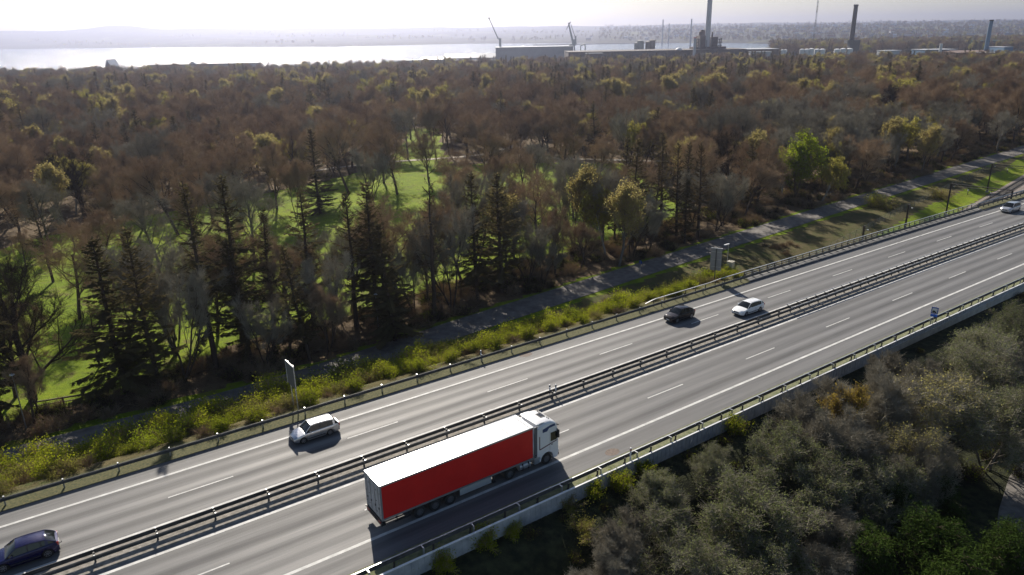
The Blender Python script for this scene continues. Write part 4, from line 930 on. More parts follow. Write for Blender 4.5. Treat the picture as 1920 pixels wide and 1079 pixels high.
PS=[proto_shrub(81,1.5,T_brown,L_shr,3400,.065),proto_shrub(82,1.5,T_brown,L_shr,2600,.065),proto_shrub(83,1.5,T_brown,L_shr2,2200,.06),proto_shrub(84,1.5,T_brown,L_green,1800,.06)]
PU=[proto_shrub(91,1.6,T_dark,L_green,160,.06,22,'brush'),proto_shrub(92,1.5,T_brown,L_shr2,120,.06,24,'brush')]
def plant(p,x,y,h,label,cat,group,rz=None,name=None,rng=random,z=None,wx=1.):
    k=h/p['H']; rz=rng.random()*6.28 if rz is None else rz
    nm=name or {'bare':'bare_tree','budding':'budding_tree','conifer':'conifer_tree','willow':'willow_tree','pine':'pine_tree','greytwig':'bare_tree','goldbud':'budding_tree'}[p['kind']]
    t=empty(nm,(x,y,gz(x,y) if z is None else z),rz,label,cat,group); t.scale=(k*wx,k*wx,k); t.rotation_euler=(rng.gauss(0,.035),rng.gauss(0,.035),rz)
    link('trunk',p['trunk'],t); link('crown',p['crown'],t); return t
def shrub(p,x,y,s,label,group,z=None,name='shrub',rng=random,cat='shrub'):
    o=link(name,p['crown'],None,(x,y,(gz(x,y) if z is None else z)-.05),rng.random()*6.28); k=s/p['H']; o.scale=(k,k,k*(.85+.4*rng.random())); return tag(o,label,cat,group)
def atz(px,py,z=-4.2):
    a=PX(px,py,100.); d=Vector(a)-Vector((0,0,CAMH)); k=(z-CAMH)/d.z; return (d.x*k,d.y*k)
rt=random.Random(7); used=[]
def hero(p,px,py,h,label,cat='tree',z=-4.2,rz=None,wx=1.,group=None):
    x,y=atz(px,py,z); used.append((x,y,3.)); return plant(p,x,y,h,label,cat,group,rz,rng=rt,wx=wx)
# ---- hero trees, base given where the trunk meets the ground
hero(PBIG,62,752,17.5,'large spreading bare tree at the far left edge beside the cycle path',rz=.5)
hero(PC[2],100,530,15,'leaning dark cedar with bare lower trunk alone on the lawn at the left')
hero(PLAR,188,688,8.5,'small broken looking conifer leaning at the lawn edge right of the spreading bare tree')
hero(PBIG,160,410,17,'bare tree on the lawn edge casting a long branching shadow at the left',rz=2.2)
hero(PB[1],50,512,8,'small crooked bare tree on the lawn left of the dark cedar')
FRONT=[(235,735,17,3),(300,728,18,1),(345,716,14,9),(405,690,21.5,0),(455,640,21,0),(515,622,16,2),(545,628,13,9),(588,615,18,0),(618,650,12,9),(668,612,17.5,2),(706,596,18.5,1),(740,640,15,3),(775,590,11,9),(812,598,19,4),(845,585,15,9),(895,560,18,1),(943,548,17.5,1),(985,536,10,9),(1040,520,12,9),(1085,470,15,10),(1135,480,12,11),(1160,500,14,10),(1185,470,19,1),(1222,450,14,2),(1268,448,17,2),(1300,430,12,9)]
fl={0:'tall open conifer with visible trunk along the cycle path',1:'dense dark conifer along the cycle path',2:'thin brownish conifer along the cycle path',3:'low branched dark conifer by the path',4:'slender larch with whorled branches along the path',9:'thin bare tree among conifers by the path',10:'golden budding tree beside the cycle path',11:'yellow green budding tree beside the cycle path'}
ordn=['first','second','third','fourth','fifth','sixth','seventh','eighth','ninth','tenth']
cnt={}
for px,py,h,k in FRONT:
    p={0:PC[0],1:PC[1],2:PC[2],3:PC[3],4:PLAR,9:PB[rt.choice([1,3])],10:PY[1],11:PY[0]}[k]; cnt[k]=cnt.get(k,0)+1
    tot=sum(1 for q in FRONT if q[3]==k); lab=fl[k]+('' if tot==1 else ', %s from the left'%ordn[cnt[k]-1])
    hero(p,px,py,h*1.08,lab,wx=rt.uniform(.9,1.2),group='trees in the row along the cycle path')
for i in range(34):
    x=-58+i*3.1+rt.uniform(-1.4,1.4); y=float(pathy(x))+rt.uniform(6,15); 
    if any((x-a)**2+(y-b_)**2<5 for a,b_,c_ in used): continue
    used.append((x,y,2.)); q=rt.random(); p=PC[0] if q<.16 else PC[1] if q<.26 else PC[2] if q<.4 else PB[3] if q<.62 else PB[1] if q<.8 else PB[2] if q<.9 else PTALL
    h=rt.uniform(12,19) if p in PC else rt.uniform(8,14); nm={'conifer':'dark conifer','bare':'thin bare tree','budding':'brown budding tree'}[p['kind']]
    plant(p,x,y,h,'%s %s filling the tree row beside the cycle path above the %s'%('tall' if h>15.5 else 'middling' if h>11 else 'short',nm,'left end' if x<-38 else 'silver car' if x<-12 else 'truck' if x<12 else 'black car'),'tree','trees filling the row by the cycle path',rng=rt)
for i in range(26):
    x=-56+i*3.3+rt.uniform(-1.6,1.6); y=float(pathy(x))+rt.uniform(15,27)
    if any((x-a)**2+(y-b_)**2<7 for a,b_,c_ in used): continue
    used.append((x,y,2.)); h=rt.uniform(12,18); p=PB[[0,1,2,3,4,1][i%6]]; w1_=['round crowned','upswept','high crowned','many stemmed','leaning','upswept'][i%6]
    plant(p,x,y,h,'%s %s bare tree at the near rim of the lawn above the %s'%('tall' if h>15 else 'low',w1_,'left end' if x<-38 else 'silver car' if x<-12 else 'truck' if x<12 else 'black car'),'tree','bare trees along the near rim of the lawn',rng=rt,wx=rt.uniform(.9,1.25))
for j,(px,py,h) in enumerate(((150,600,15),(95,470,14),(215,540,14),(235,470,15),(268,430,16),(300,500,14),(335,440,17),(372,470,15),(400,420,16),(438,455,15),(455,410,17),(520,395,17),(345,395,18),(290,385,18),(880,420,14),(960,440,12),(1020,430,12),(1075,410,14),(900,365,17),(1055,350,17),(720,345,18),(765,300,17),(790,275,18),(805,345,15),(770,262,18))):
    hero(PB[[0,4,2,1][j%4]],px,py,h,'%s bare tree standing on the %s of the lawn'%(['broad','leaning','high forked','upswept'][j%4],'left end' if px<250 else 'left part' if px<400 else 'left middle' if px<600 else 'middle' if px<930 else 'right part'),group='bare trees scattered on the lawn',wx=1.1)
MID=[(478,500,16,PB[4],'rounded bare tree on the left part of the lawn'),(560,420,15,PTALL,'tall bare tree at the back of the lawn, left of the dark fir'),(600,400,19,PC[3],'dark fir standing at the back edge of the lawn'),(655,365,20,PB[2],'tall bare tree in front of the park path, left one'),(745,365,20,PB[0],'tall bare tree casting long shadows down the lawn'),(818,300,21,PTALL,'twin stemmed fan crowned bare tree at the gap in the wood'),(850,395,15,PB[0],'wide bare tree on the lawn left of the middle oak'),(985,392,16,PB[0],'broad bare oak in the middle of the lawn'),(1010,385,15,PB[4],'bare oak just right of the broad oak on the lawn'),(930,395,14,PB[1],'fine twigged bare tree left of the broad oak'),(1112,372,16,PB[2],'bare tree at the right edge of the lawn'),(1170,420,18,PC[1],'bushy dark conifer at the right end of the lawn'),(1365,368,17,PBIG,'wide fan shaped bare tree in the wood right of the lawn'),(1283,420,17,PC[0],'tall dark conifer left of the fan shaped bare tree'),(1490,375,17,PY[2],'bright green leafing tree in the wood near the bridge'),(1665,250,19,PBIG,'big bare tree standing above the wood at the right'),(700,380,14,PB[3],'slim bare tree between the tall bare trees behind the lawn'),(1060,395,12,PB[3],'small bare tree near the right end of the lawn'),(1700,192,18,PC[3],'dark fir rising above the wood at the right beyond the clearing'),(1738,205,13,PY[2],'round light green tree at the edge of the far clearing')]
for px,py,h,p,lab in MID: hero(p,px,py,h,lab,z=-4.2)
# ---- the wood
rng=np.random.default_rng(5)
def jitter_grid(x0,x1,y0,y1,sp):
    xs=np.arange(x0,x1,sp);ys=np.arange(y0,y1,sp); X,Y=np.meshgrid(xs,ys); X=X+rng.uniform(-.45,.45,X.shape)*sp; Y=Y+rng.uniform(-.45,.45,Y.shape)*sp; return X.ravel(),Y.ravel()
X,Y=jitter_grid(-330,330,50,338,8.3); U=X/(Y+8)
py=pathy(X); T=TT(X,Y)
ok=(np.abs(U)<.80)&(Y>py+5)&~in_poly(X,Y,LAWN)&(T>20)
# keep the lawn rim open, front row already planted
ok&=~((X>-60)&(X<34)&(Y<py+16)); ok&=~((X<-60)&(Y<py+30)&(X>-100)&(rng.random(len(X))<.75))
for (x,y,r) in used: ok&=((X-x)**2+(Y-y)**2)>(r*1.5)**2
X,Y,U=X[ok],Y[ok],U[ok]
# kind by zones: conifer clumps, budding clumps
cn=vnoise(X,Y,17,2); bn=vnoise(X,Y,13,6); gr=rng.random(len(X))
kind=np.where((cn>.62)&(X<70),'c',np.where(bn>.45,'y','b'))
kind=np.where((kind=='b')&(gr<.07)&(X<60),'c',kind); kind=np.where((kind=='b')&(gr>.86),'y',kind)
def zone_word(x,y):
    nr=y<pathy(x)+16
    if x<-60: return 'left of the lawn' if y<170 else 'behind the left end of the lawn'
    if x<-10: return 'behind the lawn, left of the gap' if y<270 else 'deep behind the lawn'
    if x<48: return 'behind the right end of the lawn' if y<270 else 'far behind the lawn'
    if x<95: return 'beside the cycle path facing the bridge' if nr else 'right of the lawn'
    return 'beside the cycle path near the railway' if nr else 'at the far right'
D=np.hypot(X,Y); order=np.argsort(D); lim=dict(b=255,c=170,y=130); cntk=dict(b=0,c=0,y=0); far_extra=[]
for i in order:
    k=kind[i]; x,y=float(X[i]),float(Y[i])
    if cntk[k]>=lim[k]: far_extra.append((x,y,k)); continue
    cntk[k]+=1; side='left of the lawn' if x<-60 else ('behind the lawn' if x<48 else 'right of the lawn, by the cycle path')
    near=y<pathy(x)+14
    if k=='b':
        grey=x>60 and rt.random()<.65; p=(PB[3] if rt.random()<.5 else PB[4]) if grey else PB[rt.choice([0,1,2,2,0,3])]
        h=rt.uniform(11,15) if (x>48 and near) else rt.uniform(13.5,18.5); col='greyish' if grey else 'brown'
        q_=[i_ for i_,a_ in enumerate(PB) if a_ is p][0]; sh=['round crowned','upswept','high crowned','many stemmed','leaning'][q_]; sz='tall' if h>16.5 else 'middling' if h>14.5 else 'low'
        plant(p,x,y,h,'%s %s %s bare tree in the wood %s'%(sz,sh,col,zone_word(x,y)),'tree','%s bare trees in the wood %s'%(col,side),rng=rt,wx=rt.uniform(.9,1.2))
    elif k=='c': h=rt.uniform(14,20); q_=rt.choice([0,1,3]); plant(PC[q_],x,y,h,'%s %s dark conifer in the wood %s'%('tall' if h>17 else 'low',['open','bushy','','dense skirted'][q_],zone_word(x,y)),'tree','conifers in the wood %s'%side,rng=rt)
    else:
        j=rt.choice([0,1,1]); h=rt.uniform(11,16); plant(PY[j],x,y,h,'%s %s tree in the wood %s'%('tall' if h>12.5 else 'small',['yellow green budding','golden brown budding'][j],zone_word(x,y)),'tree','%s trees in the wood %s'%(['yellow green budding','golden brown budding'][j],side),rng=rt)
# sparse trees of the far clearing
for i in range(26):
    x=300+rt.uniform(-75,90); y=525+rt.uniform(-10,60); plant(PB[2],x,y,rt.uniform(14,18),'bare trunked tree standing in the far sunlit clearing','tree','trees in the far clearing',rng=rt,z=float(far_z(x,y)) if y>620 else gz(x,y))
# ---- GN scatter for woodland masses
def scatter(name,pts,protos,label,cat,parts=('trunk','crown')):
    """pts: array x,y,z,rot,scale,variant"""
    P=np.asarray(pts,float); me=bpy.data.meshes.new(name); me.vertices.add(len(P)); me.vertices.foreach_set('co',P[:,:3].astype(np.float32).ravel())
    for nm,c in(('rot',3),('sc',4),('var',5)):
        a=me.attributes.new(nm,'FLOAT','POINT'); a.data.foreach_set('value',P[:,c].astype(np.float32))
    o=link(name,me); ng=bpy.data.node_groups.new(name,'GeometryNodeTree'); ng.interface.new_socket('Geometry',in_out='INPUT',socket_type='NodeSocketGeometry'); ng.interface.new_socket('Geometry',in_out='OUTPUT',socket_type='NodeSocketGeometry')
    gi=ng.nodes.new('NodeGroupInput'); go=ng.nodes.new('NodeGroupOutput'); jn=ng.nodes.new('GeometryNodeJoinGeometry'); lk=ng.links.new
    def at(nm): n=ng.nodes.new('GeometryNodeInputNamedAttribute'); n.data_type='FLOAT'; n.inputs[0].default_value=nm; return n.outputs[0]
    for k,obs in enumerate(protos):
        j=ng.nodes.new('GeometryNodeJoinGeometry')
        for ob in obs:
            oi=ng.nodes.new('GeometryNodeObjectInfo'); oi.transform_space='ORIGINAL'; oi.inputs[0].default_value=ob; oi.inputs[1].default_value=False; lk(oi.outputs['Geometry'],j.inputs[0])
        g2=ng.nodes.new('GeometryNodeGeometryToInstance'); lk(j.outputs[0],g2.inputs[0])
        ip=ng.nodes.new('GeometryNodeInstanceOnPoints'); cm=ng.nodes.new('FunctionNodeCompare'); cm.data_type='FLOAT'; cm.operation='EQUAL'; lk(at('var'),cm.inputs[0]); cm.inputs[1].default_value=float(k); cm.inputs['Epsilon'].default_value=.1
        cx=ng.nodes.new('ShaderNodeCombineXYZ'); lk(at('rot'),cx.inputs[2]); lk(gi.outputs[0],ip.inputs['Points']); lk(cm.outputs[0],ip.inputs['Selection']); lk(g2.outputs[0],ip.inputs['Instance']); lk(cx.outputs[0],ip.inputs['Rotation']); lk(at('sc'),ip.inputs['Scale'])
        lk(ip.outputs[0],jn.inputs[0])
    lk(jn.outputs[0],go.inputs[0]); md_=o.modifiers.new('scatter','NODES'); md_.node_group=ng
    return tag(o,label,cat,None,'stuff')
# original-space sources are real trees of the wood
def src(p):
    r=[]
    for part in('trunk','crown'):
        if part in p:
            for o in bpy.data.objects:
                if o.data is p[part]: r.append(o); break
    return r
SRC=[src(PB[0]),src(PB[1]),src(PB[2]),src(PC[1]),src(PC[3]),src(PY[0]),src(PY[1]),src(PB[4])]
HS=[18,17,19,19,18,15,14,17]
def wood_pts(X,Y,zf,kinds=None,hmin=13,hmax=21):
    out=[]
    for i,(x,y) in enumerate(zip(X,Y)):
        r=rng.random(); cn=vnoise(x,y,30,2); bn=vnoise(x,y,19,6)
        if kinds is not None: k=kinds[i]
        else: u=x/y; cc=-.05 if (-.02<u<.42 and y>400) else .5; k='c' if (cn>cc and r<.7) or r<.05 else ('y' if (bn>.3 and r>.4) or r>.87 else 'b')
        v={'b':rng.choice([0,1,2,7,0,2]),'c':rng.choice([3,4]),'y':rng.choice([5,6,6])}[k]
        h=rng.uniform(hmin,hmax)*(.98 if k=='y' else 1.05 if k=='c' else 1)
        out.append((x,y,float(zf(x,y)),rng.random()*6.28,h/HS[v],v))
    return out
def zmix(x,y):
    b=float(sstep(480,620,y)); return float(far_z(x,y))*b+gz(x,y)*(1-b)
pts=wood_pts([a[0] for a in far_extra],[a[1] for a in far_extra],zmix,[a[2] for a in far_extra])
X,Y=jitter_grid(-640,700,338,860,10.4); U=X/Y
ytop=np.interp(U,[-.8,-.5,-.25,-.1,0,.1,.3,.5,.8],[770,780,780,820,845,845,830,770,700])
ok=(np.abs(U)<.80)&(Y<ytop)&~clearing(X,Y)&~in_poly(X,Y,LAWN); X,Y=X[ok],Y[ok]
pts+=wood_pts(X,Y,zmix)
# wood beyond the harbour on the right
X,Y=jitter_grid(300,1750,1150,1750,15); U=X/Y; ok=(U>.345)&(U<.85)&(rng.random(len(X))<.9); p2=wood_pts(X[ok],Y[ok],zmix,None,15,20)
p2=[(a,b_,c,d,e*1.25,v) for a,b_,c,d,e,v in p2]
scatter('woodland',pts+p2,SRC,'far mass of bare brown wood with dark conifers and budding crowns','woodland')
# trees on the hills of the far shore and between the houses
X,Y=[],[]
for _ in range(9000):
    u=rng.uniform(-.8,.8); y=2500+5500*rng.random()**1.3; x=u*y
    if float(far_z(x,y))<-7: continue
    if u<.12 and (vnoise(x,y,300,4)<.3 or y>7200): continue
    X.append(x);Y.append(y)
p3=[(x,y,float(far_z(x,y))-1,rng.random()*6.28,rng.uniform(.55,1.0)*(1+y/12000),rng.choice([0,2,3,5,7])) for x,y in zip(X,Y)]
scatter('hill_trees',p3,SRC,'specks of trees on the far hills and in the distant town','woodland')
# ---- undergrowth, shrubs, hedge belt
up=[]
for _ in range(2600):
    x=rng.uniform(-95,190); py_=float(pathy(x)); y=py_+rng.uniform(4.3,26)
    if in_poly(x,y,LAWN) or (vnoise(x,y,5,3)<-.35): continue
    up.append((x,y,gz(x,y)-.1,rng.random()*6.28,rng.uniform(.5,1.25),rng.choice([0,1,1])))
for _ in range(500):   # scrub between path and railway
    x=rng.uniform(40,170); T0=rng.uniform(18,32); y=OF+float(g_(x))+T0/C0
    d=((x-61)*.7-(y-121.6)*.714)
    if y>pathy(x)-4 or d>-8 or vnoise(x,y,7,5)<.1: continue
    up.append((x,y,gz(x,y)-.1,rng.random()*6.28,rng.uniform(.4,.9),1))
for _ in range(240):   # rough scrub among the bank shrubs
    x=rng.uniform(-80,36); T0=rng.uniform(15,27.5); y=OF+float(g_(x))+T0/C0
    if y>pathy(x)-3.6: continue
    up.append((x,y,gz(x,y)-.1,rng.random()*6.28,rng.uniform(.45,.85),1))
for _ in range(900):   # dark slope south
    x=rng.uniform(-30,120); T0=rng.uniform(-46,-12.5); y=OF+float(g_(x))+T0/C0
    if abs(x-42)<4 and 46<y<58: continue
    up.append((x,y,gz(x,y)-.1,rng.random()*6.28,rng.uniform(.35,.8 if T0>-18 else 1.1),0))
U0=shrub(PU[0],*atz(1260,470),1.3,'low dark brush at the foot of the conifers by the cycle path','brush by the cycle path'); U1=shrub(PU[1],*atz(1330,440),1.3,'low brown brush by the cycle path near the bridge','brush by the cycle path')
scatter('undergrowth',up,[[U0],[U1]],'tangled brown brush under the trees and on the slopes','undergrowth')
def sh_zone(x,t):
    a='at its left end' if x<-45 else 'left of the two legged sign' if x<-22 else 'above the silver car' if x<-8 else 'above the trailer' if x<8 else 'left of the black car' if x<20 else 'by the pale topped handrail'
    return ('nearest the guardrail ' if t<18 else 'nearest the cycle path ' if t>23 else 'halfway down the bank ')+a
def SH_(t): return rt.uniform(1.05,1.45) if t<18 else rt.uniform(1.5,2.2)*(1. if t<22 else 1.2)
n=0
for x in np.arange(-80,36,2.15):
    for T0 in np.arange(16.1,27.8,2.05):
        xx_=x+rt.uniform(-.9,.9); tt=T0+rt.uniform(-.9,.9); y=OF+float(g_(xx_))+tt/C0
        lim_=float(np.interp(xx_,[-78,-30,-5,8,20,36],[27.3,27.,25.5,23.5,22.5,20]))
        if tt>lim_ or y>pathy(xx_)-2.7: continue
        nn=vnoise(xx_,y,4.5,2)
        k=0 if nn>.25 else (1 if nn>-.15 else (2 if nn>-.5 else 3)); 
        if rt.random()<.25: k=rt.choice([0,1,2])
        shrub(PS[k],xx_,y,SH_(tt),['bright yellow shrub','yellow green shrub','olive brown shrub','thin green shrub'][k]+' '+sh_zone(xx_,tt),['bright yellow green shrubs on the bank','yellow green shrubs on the bank','olive brown shrubs on the bank','thin green shrubs on the bank'][k],rng=rt); n+=1
for px,py_,s,k,lab in((1655,392,3.2,2,'rounded olive bush between path and railway'),(1640,388,2.3,1,'low yellow green bush beside the rounded olive bush'),(1760,372,3.,2,'grey brown thicket between path and railway portal')):
    shrub(PS[k],*atz(px,py_,-4.3),s,lab,None,rng=rt)
# ---- south side woods, seen from above
def south(px,py,z,h,p,lab,wx=1.1,grp=None):
    """(px,py): middle of the crown in the photo, z its height"""
    x,y=atz(px,py,z); zb=gz(x,y); hh=max(3.,z-zb+h*.42); return plant(p,x,y,hh,lab,'tree',grp,rng=rt,wx=wx)
so_=[(1170,1010,0,4,PW[3],'grey twiggy tree at the bottom below the truck',1.2),(1230,930,0,6,PW[0],'olive willow just below the wall right of the yellow bushes',1.3),(1330,880,0,5,PW[1],'olive willow by the wall below the brown stain on the road',1.2),(1400,960,1,6,PW[0],'broad olive willow crown in the lower middle right',1.5),(1290,1040,0,6,PW[1],'olive willow at the bottom edge of the picture',1.4),(1480,850,1,6,PW[0],'olive willow crown touching the grey twiggy tree below the wall',1.3),
(1130,1070,-1,5,PW[3],'low grey twig tree at the bottom edge',1.1),(1440,1055,-1,6,PW[0],'shaded willow at the bottom edge right of centre',1.3),(1560,800,2,6,PW[3],'grey bare tree below the wall',1.2),(1590,765,2,6,PW[4],'golden orange budding tree below the wall',.9),(1650,745,2,8,PW[3],'tall grey bare tree with pale limbs beside the golden tree',1.1),(1700,830,1,6,PW[2],'yellowish sallow in the middle of the southern wood',1.),(1790,745,2,7,PW[2],'large pale yellow sallow crown in catkins at the right',1.4),(1850,660,2,7,PW[1],'green grey willow near the right edge below the wall',1.4),(1900,610,2,6,PW[1],'willow at the right edge under the wall',1.2),(1760,860,1,5,PW[3],'whitish twiggy tree on the dark slope at the right',.8),(1600,900,0,6,PW[1],'dim willow in the shaded middle of the southern wood',1.3),(1530,920,0,5,PW[0],'dim willow left of the pine',1.2),
(1560,1000,-1,5,PW[3],'dark twiggy tree near the bottom, left of the big pine',1.2),(1680,900,0,5,PW[1],'dark willow above the big pine',1.1),(1880,760,1,6,PW[1],'dark bushy tree at the right edge above the gravel track',1.3),(1900,690,1,6,PW[3],'twiggy grey tree at the right edge',1.2),(1540,860,1,4,PW[1],'small willow between the golden tree and the willows',1.1),(1620,840,1,5,PW[3],'bare tree among the willows under the golden tree',1.1),(1720,700,2,5,PW[3],'grey brown bare crown below the lay-by sign',1.1),(1660,690,1,4,PW[3],'small dark bare tree on the slope under the wall',.9)]
for px,py_,z,h,p,lab,wx in so_: south(px,py_,z,h,p,lab,wx)
for px,py_,z,h,k,lab in((1740,990,0,4,0,'large dark green pine in the lower right corner, middle one'),(1830,1040,0,4,1,'dark green pine in the lower right corner, nearest the bottom edge'),(1680,950,-1,4,1,'dark green pine crown left of the large pine'),(1900,1010,-1,4,0,'dark green pine at the right edge beside the gravel track'),(1640,1040,-1,4,0,'shaded pine at the bottom left of the pine group'),(1790,920,-1,3,1,'dark green pine crown just above the large pine')):
    south(px,py_,z,h,PPINE[k],lab,1.35)
for px,py_,s,k,lab in((905,1020,1.6,1,'bright yellow green bush below the wall under the trailer shadow'),(960,1000,1.1,1,'small yellow bush right of the bright bush below the wall'),(1060,950,1.4,2,'yellow olive bush below the wall under the cab shadow'),(1110,925,1.3,0,'yellow green bush against the wall below the cab'),(1165,915,1.7,1,'spiky yellow green bush below the marker post'),(1205,885,1.7,0,'yellow green bush against the pale wall left of the willows'),(760,1072,1.1,3,'small green bush at the bottom edge below the wall'),(830,1068,1.2,1,'small yellow green bush at the bottom edge'),(1375,810,2.2,1,'bushy yellow green shrub against the wall right of the stain'),(1095,990,1.3,2,'olive bush between the truck shadow and the willows')):
    x,y=atz(px,py_+14,-1.6); s=min(s,1.5)*.95; shrub(PS[k],x,y,s,lab,None,rng=rt)
# ------------------------------------------------------------------ harbour and far things
M_shed=mottled('grey_cladding',(.20,.21,.23),(.26,.27,.29),.1,.6); M_darkw=mottled('dark_brick_wall',(.05,.04,.035),(.09,.07,.06),.2,.8); M_rf=mat('pale_roof',(.45,.46,.48),.5); M_rust=mottled('dark_plant',(.05,.035,.03),(.11,.08,.07),.3,.8,.2); M_chim=mat('pale_concrete_chimney',(.50,.50,.52),.7); M_win=mat('dark_window',(.03,.04,.05),.2); M_bluew=mat('blue_cladding',(.08,.16,.26),.5); M_green=mat('green_roof',(.04,.10,.08),.6)
def bld(name,px0,px1,ytop,Y,dep,m,label,cat='building',zb=-9.5,roof=None,flat=True,win=0,gable=0):
    a=PX(px0,ytop,Y);b_=PX(px1,ytop,Y); x0,x1=a[0],b_[0]; z1=(a[2]+b_[2])/2; cx=(x0+x1)/2; t=empty(name,(cx,Y+dep/2,zb),0,label,cat); w_=(x1-x0)/2; h=z1-zb
    b=MB()
    if gable: b.box(-w_,w_,-dep/2,dep/2,-3,h-gable,m)
    else: b.box(-w_,w_,-dep/2,dep/2,-3,h-.5,m)
    b.build('wall',t)
    b=MB()
    if gable: b.add([(-w_-.4,-dep/2-.4,h-gable),(w_+.4,-dep/2-.4,h-gable),(w_+.4,dep/2+.4,h-gable),(-w_-.4,dep/2+.4,h-gable),(-w_-.4,0,h),(w_+.4,0,h)],[(0,1,5,4),(2,3,4,5),(0,4,3),(1,2,5),(0,3,2,1)],roof or M_rf)
    else: b.box(-w_-.4,w_+.4,-dep/2-.4,dep/2+.4,h-.5,h,roof or M_rf)
    b.build('roof',t)
    if win:
        for i in range(win):
            x=-w_+(i+.5)*2*w_/win; b=MB(); b.box(x-w_/win*.55,x+w_/win*.55,-dep/2-.15,-dep/2+.1,(h-gable)*.45,(h-gable)*.8,M_win); b.build('window',t)
    return t
bld('warehouse',929,1075,88,1150,60,M_shed,'long grey harbour shed with flat roof in front of the water',win=0)
w1=bld('warehouse',1066,1400,95,930,70,M_darkw,'very long low dark warehouse in front of the fjord',win=12,roof=M_darkw)
bld('industrial_hall',1398,1460,92,930,50,M_darkw,'dark hall with pale upper front right of the chimney plant',roof=M_rf)
w2=bld('loading_bay',1408,1447,97,905,8,M_rf,'pale low fronted building below the dark hall')
bld('boathouse_row',275,352,117,1010,25,mat('tan_wall',(.30,.26,.22),.7),'low tan shed roof on the shore at the left',gable=3)
bld('quay_shed',352,480,119,1030,20,M_shed,'long low bluish quay building by the moored ship',roof=M_bluew)
bld('white_hall',788,832,108,900,30,M_white,'small white hall among treetops by the water',gable=2.5)
bld('white_hall',755,786,113,930,20,M_rf,'low pale hall left of the small white hall')
bld('shore_house',832,930,101,1500,40,mottled('rubble_heap',(.12,.11,.1),(.2,.19,.17),.1,.9),'dark heaped stockpiles on the quay left of the grey shed',gable=8,cat='stockpile')
bld('factory',1100,1130,100,880,10,M_darkw,'small dark outbuilding in front of the long warehouse')
bld('industrial_hall',1795,1882,95,820,30,M_rust,'brown roofed low hall with pale ends at the right',gable=2,roof=mat('brown_roof',(.22,.15,.12),.7))
bld('industrial_hall',1736,1795,93,860,30,M_bluew,'flat bluish hall left of the brown roofed hall')
bld('industrial_block',1883,1900,88,800,25,M_bluew,'tall dark blue block at the right edge')
bld('industrial_hall',1860,1920,99,790,35,M_darkw,'dark low plant building at the right edge below the blue block',win=5)
bld('stadium_stand',1720,1830,77,1250,25,M_green,'long green roofed stand before the brown wood at the right',roof=M_green)
bld('stadium_stand',1838,1900,76,1200,25,M_green,'short green roofed stand right of the long green stand',roof=M_green)
bld('tank_house',1660,1690,95,900,20,M_rf,'low white hall half hidden by treetops right of the tall dark chimney')
# boathouse: steep gable end
a=PX(208,112,960); t=empty('boathouse',(a[0],960,-9.5),0,'steep gabled blue grey boathouse on the left shore','building')
h=a[2]+9.5; b=MB(); b.extr([(-7,-3),(7,-3),(7,h*.35),(0,h),(-7,h*.35)],-10,10,mat('blue_grey_gable',(.22,.27,.34),.6)); b.build('wall',t)
b=MB(); b.extr([(-7.8,h*.30),(0,h+.3),(0,h-.3),(-7.4,h*.30)],-10.5,10.5,M_white); b.extr([(7.8,h*.30),(0,h+.3),(0,h-.3),(7.4,h*.30)],-10.5,10.5,M_white); b.build('roof',t)
# moored ship
a=PX(413,113,1120); t=empty('moored_ship',(a[0],1120,-12),.05,'small moored ship with one tall mast by the quay at the left','ship')
b=MB(); b.extr([(-18,4.0),(-16,0),(16,0),(20,5),(-18,5)],-4,4,M_bluew); b.build('hull',t); b=MB(); b.box(-14,-4,-3,3,5,10,M_white); b.box(8,13,-3,3,5,7,M_white); b.build('superstructure',t)
b=MB(); b.cyl((8,0,5),(6,0,27),.35,.15,M_dark,8); b.build('mast',t)
# chimneys
def chim(px,ybot,ytop,Y,r,m,label,name='chimney',cap=None,top=None,zb=-9,rt_=.75,cat='chimney'):
    a=PX(px,ytop,Y); t=empty(name,(a[0],Y,zb),0,label,cat); h=a[2]-zb if top is None else top
    b=MB(); b.cyl((0,0,-2),(0,0,h),r,r*rt_,m,20); b.build('shaft',t,smooth=True)
    b=MB(); b.cyl((0,0,h),(0,0,h+r*.6),r*rt_*1.15,r*rt_*1.15,cap or m,20); b.build('cap',t,smooth=True); return t
chim(1334,97,-40,950,3.6,M_chim,'very tall pale concrete chimney rising out of the frame','chimney')
chim(1303.5,110,72,900,1.7,M_chim,'short white chimney with red cap left of the tall chimney',cap=M_red,rt_=.9)
t=chim(1605,97,12,950,3.2,mat('dark_chimney',(.05,.04,.045),.6),'tall dark chimney right of centre',rt_=.75)
b=MB(); b.box(-7,9,-5,5,24,28,M_dark); b.box(-3,9,-4,4,0,24,M_dark); b.build('base_house',t)
chim(1859,112,40,830,2.3,M_bluew,'slim bluish chimney with dark top at the right edge',cap=M_black,rt_=.8)
chim(1765,107,84,830,1.7,M_white,'short white chimney at the right before the low halls',rt_=.8)
chim(1243.5,75,38,2600,2.4,M_chim,'thin distant chimney, left of the pair on the wooded point'); chim(1255,75,45,2600,2.2,M_chim,'thin distant chimney, right of the pair on the wooded point'); chim(1297,80,37,2000,2.2,M_chim,'single thin distant chimney just left of the tall plant')
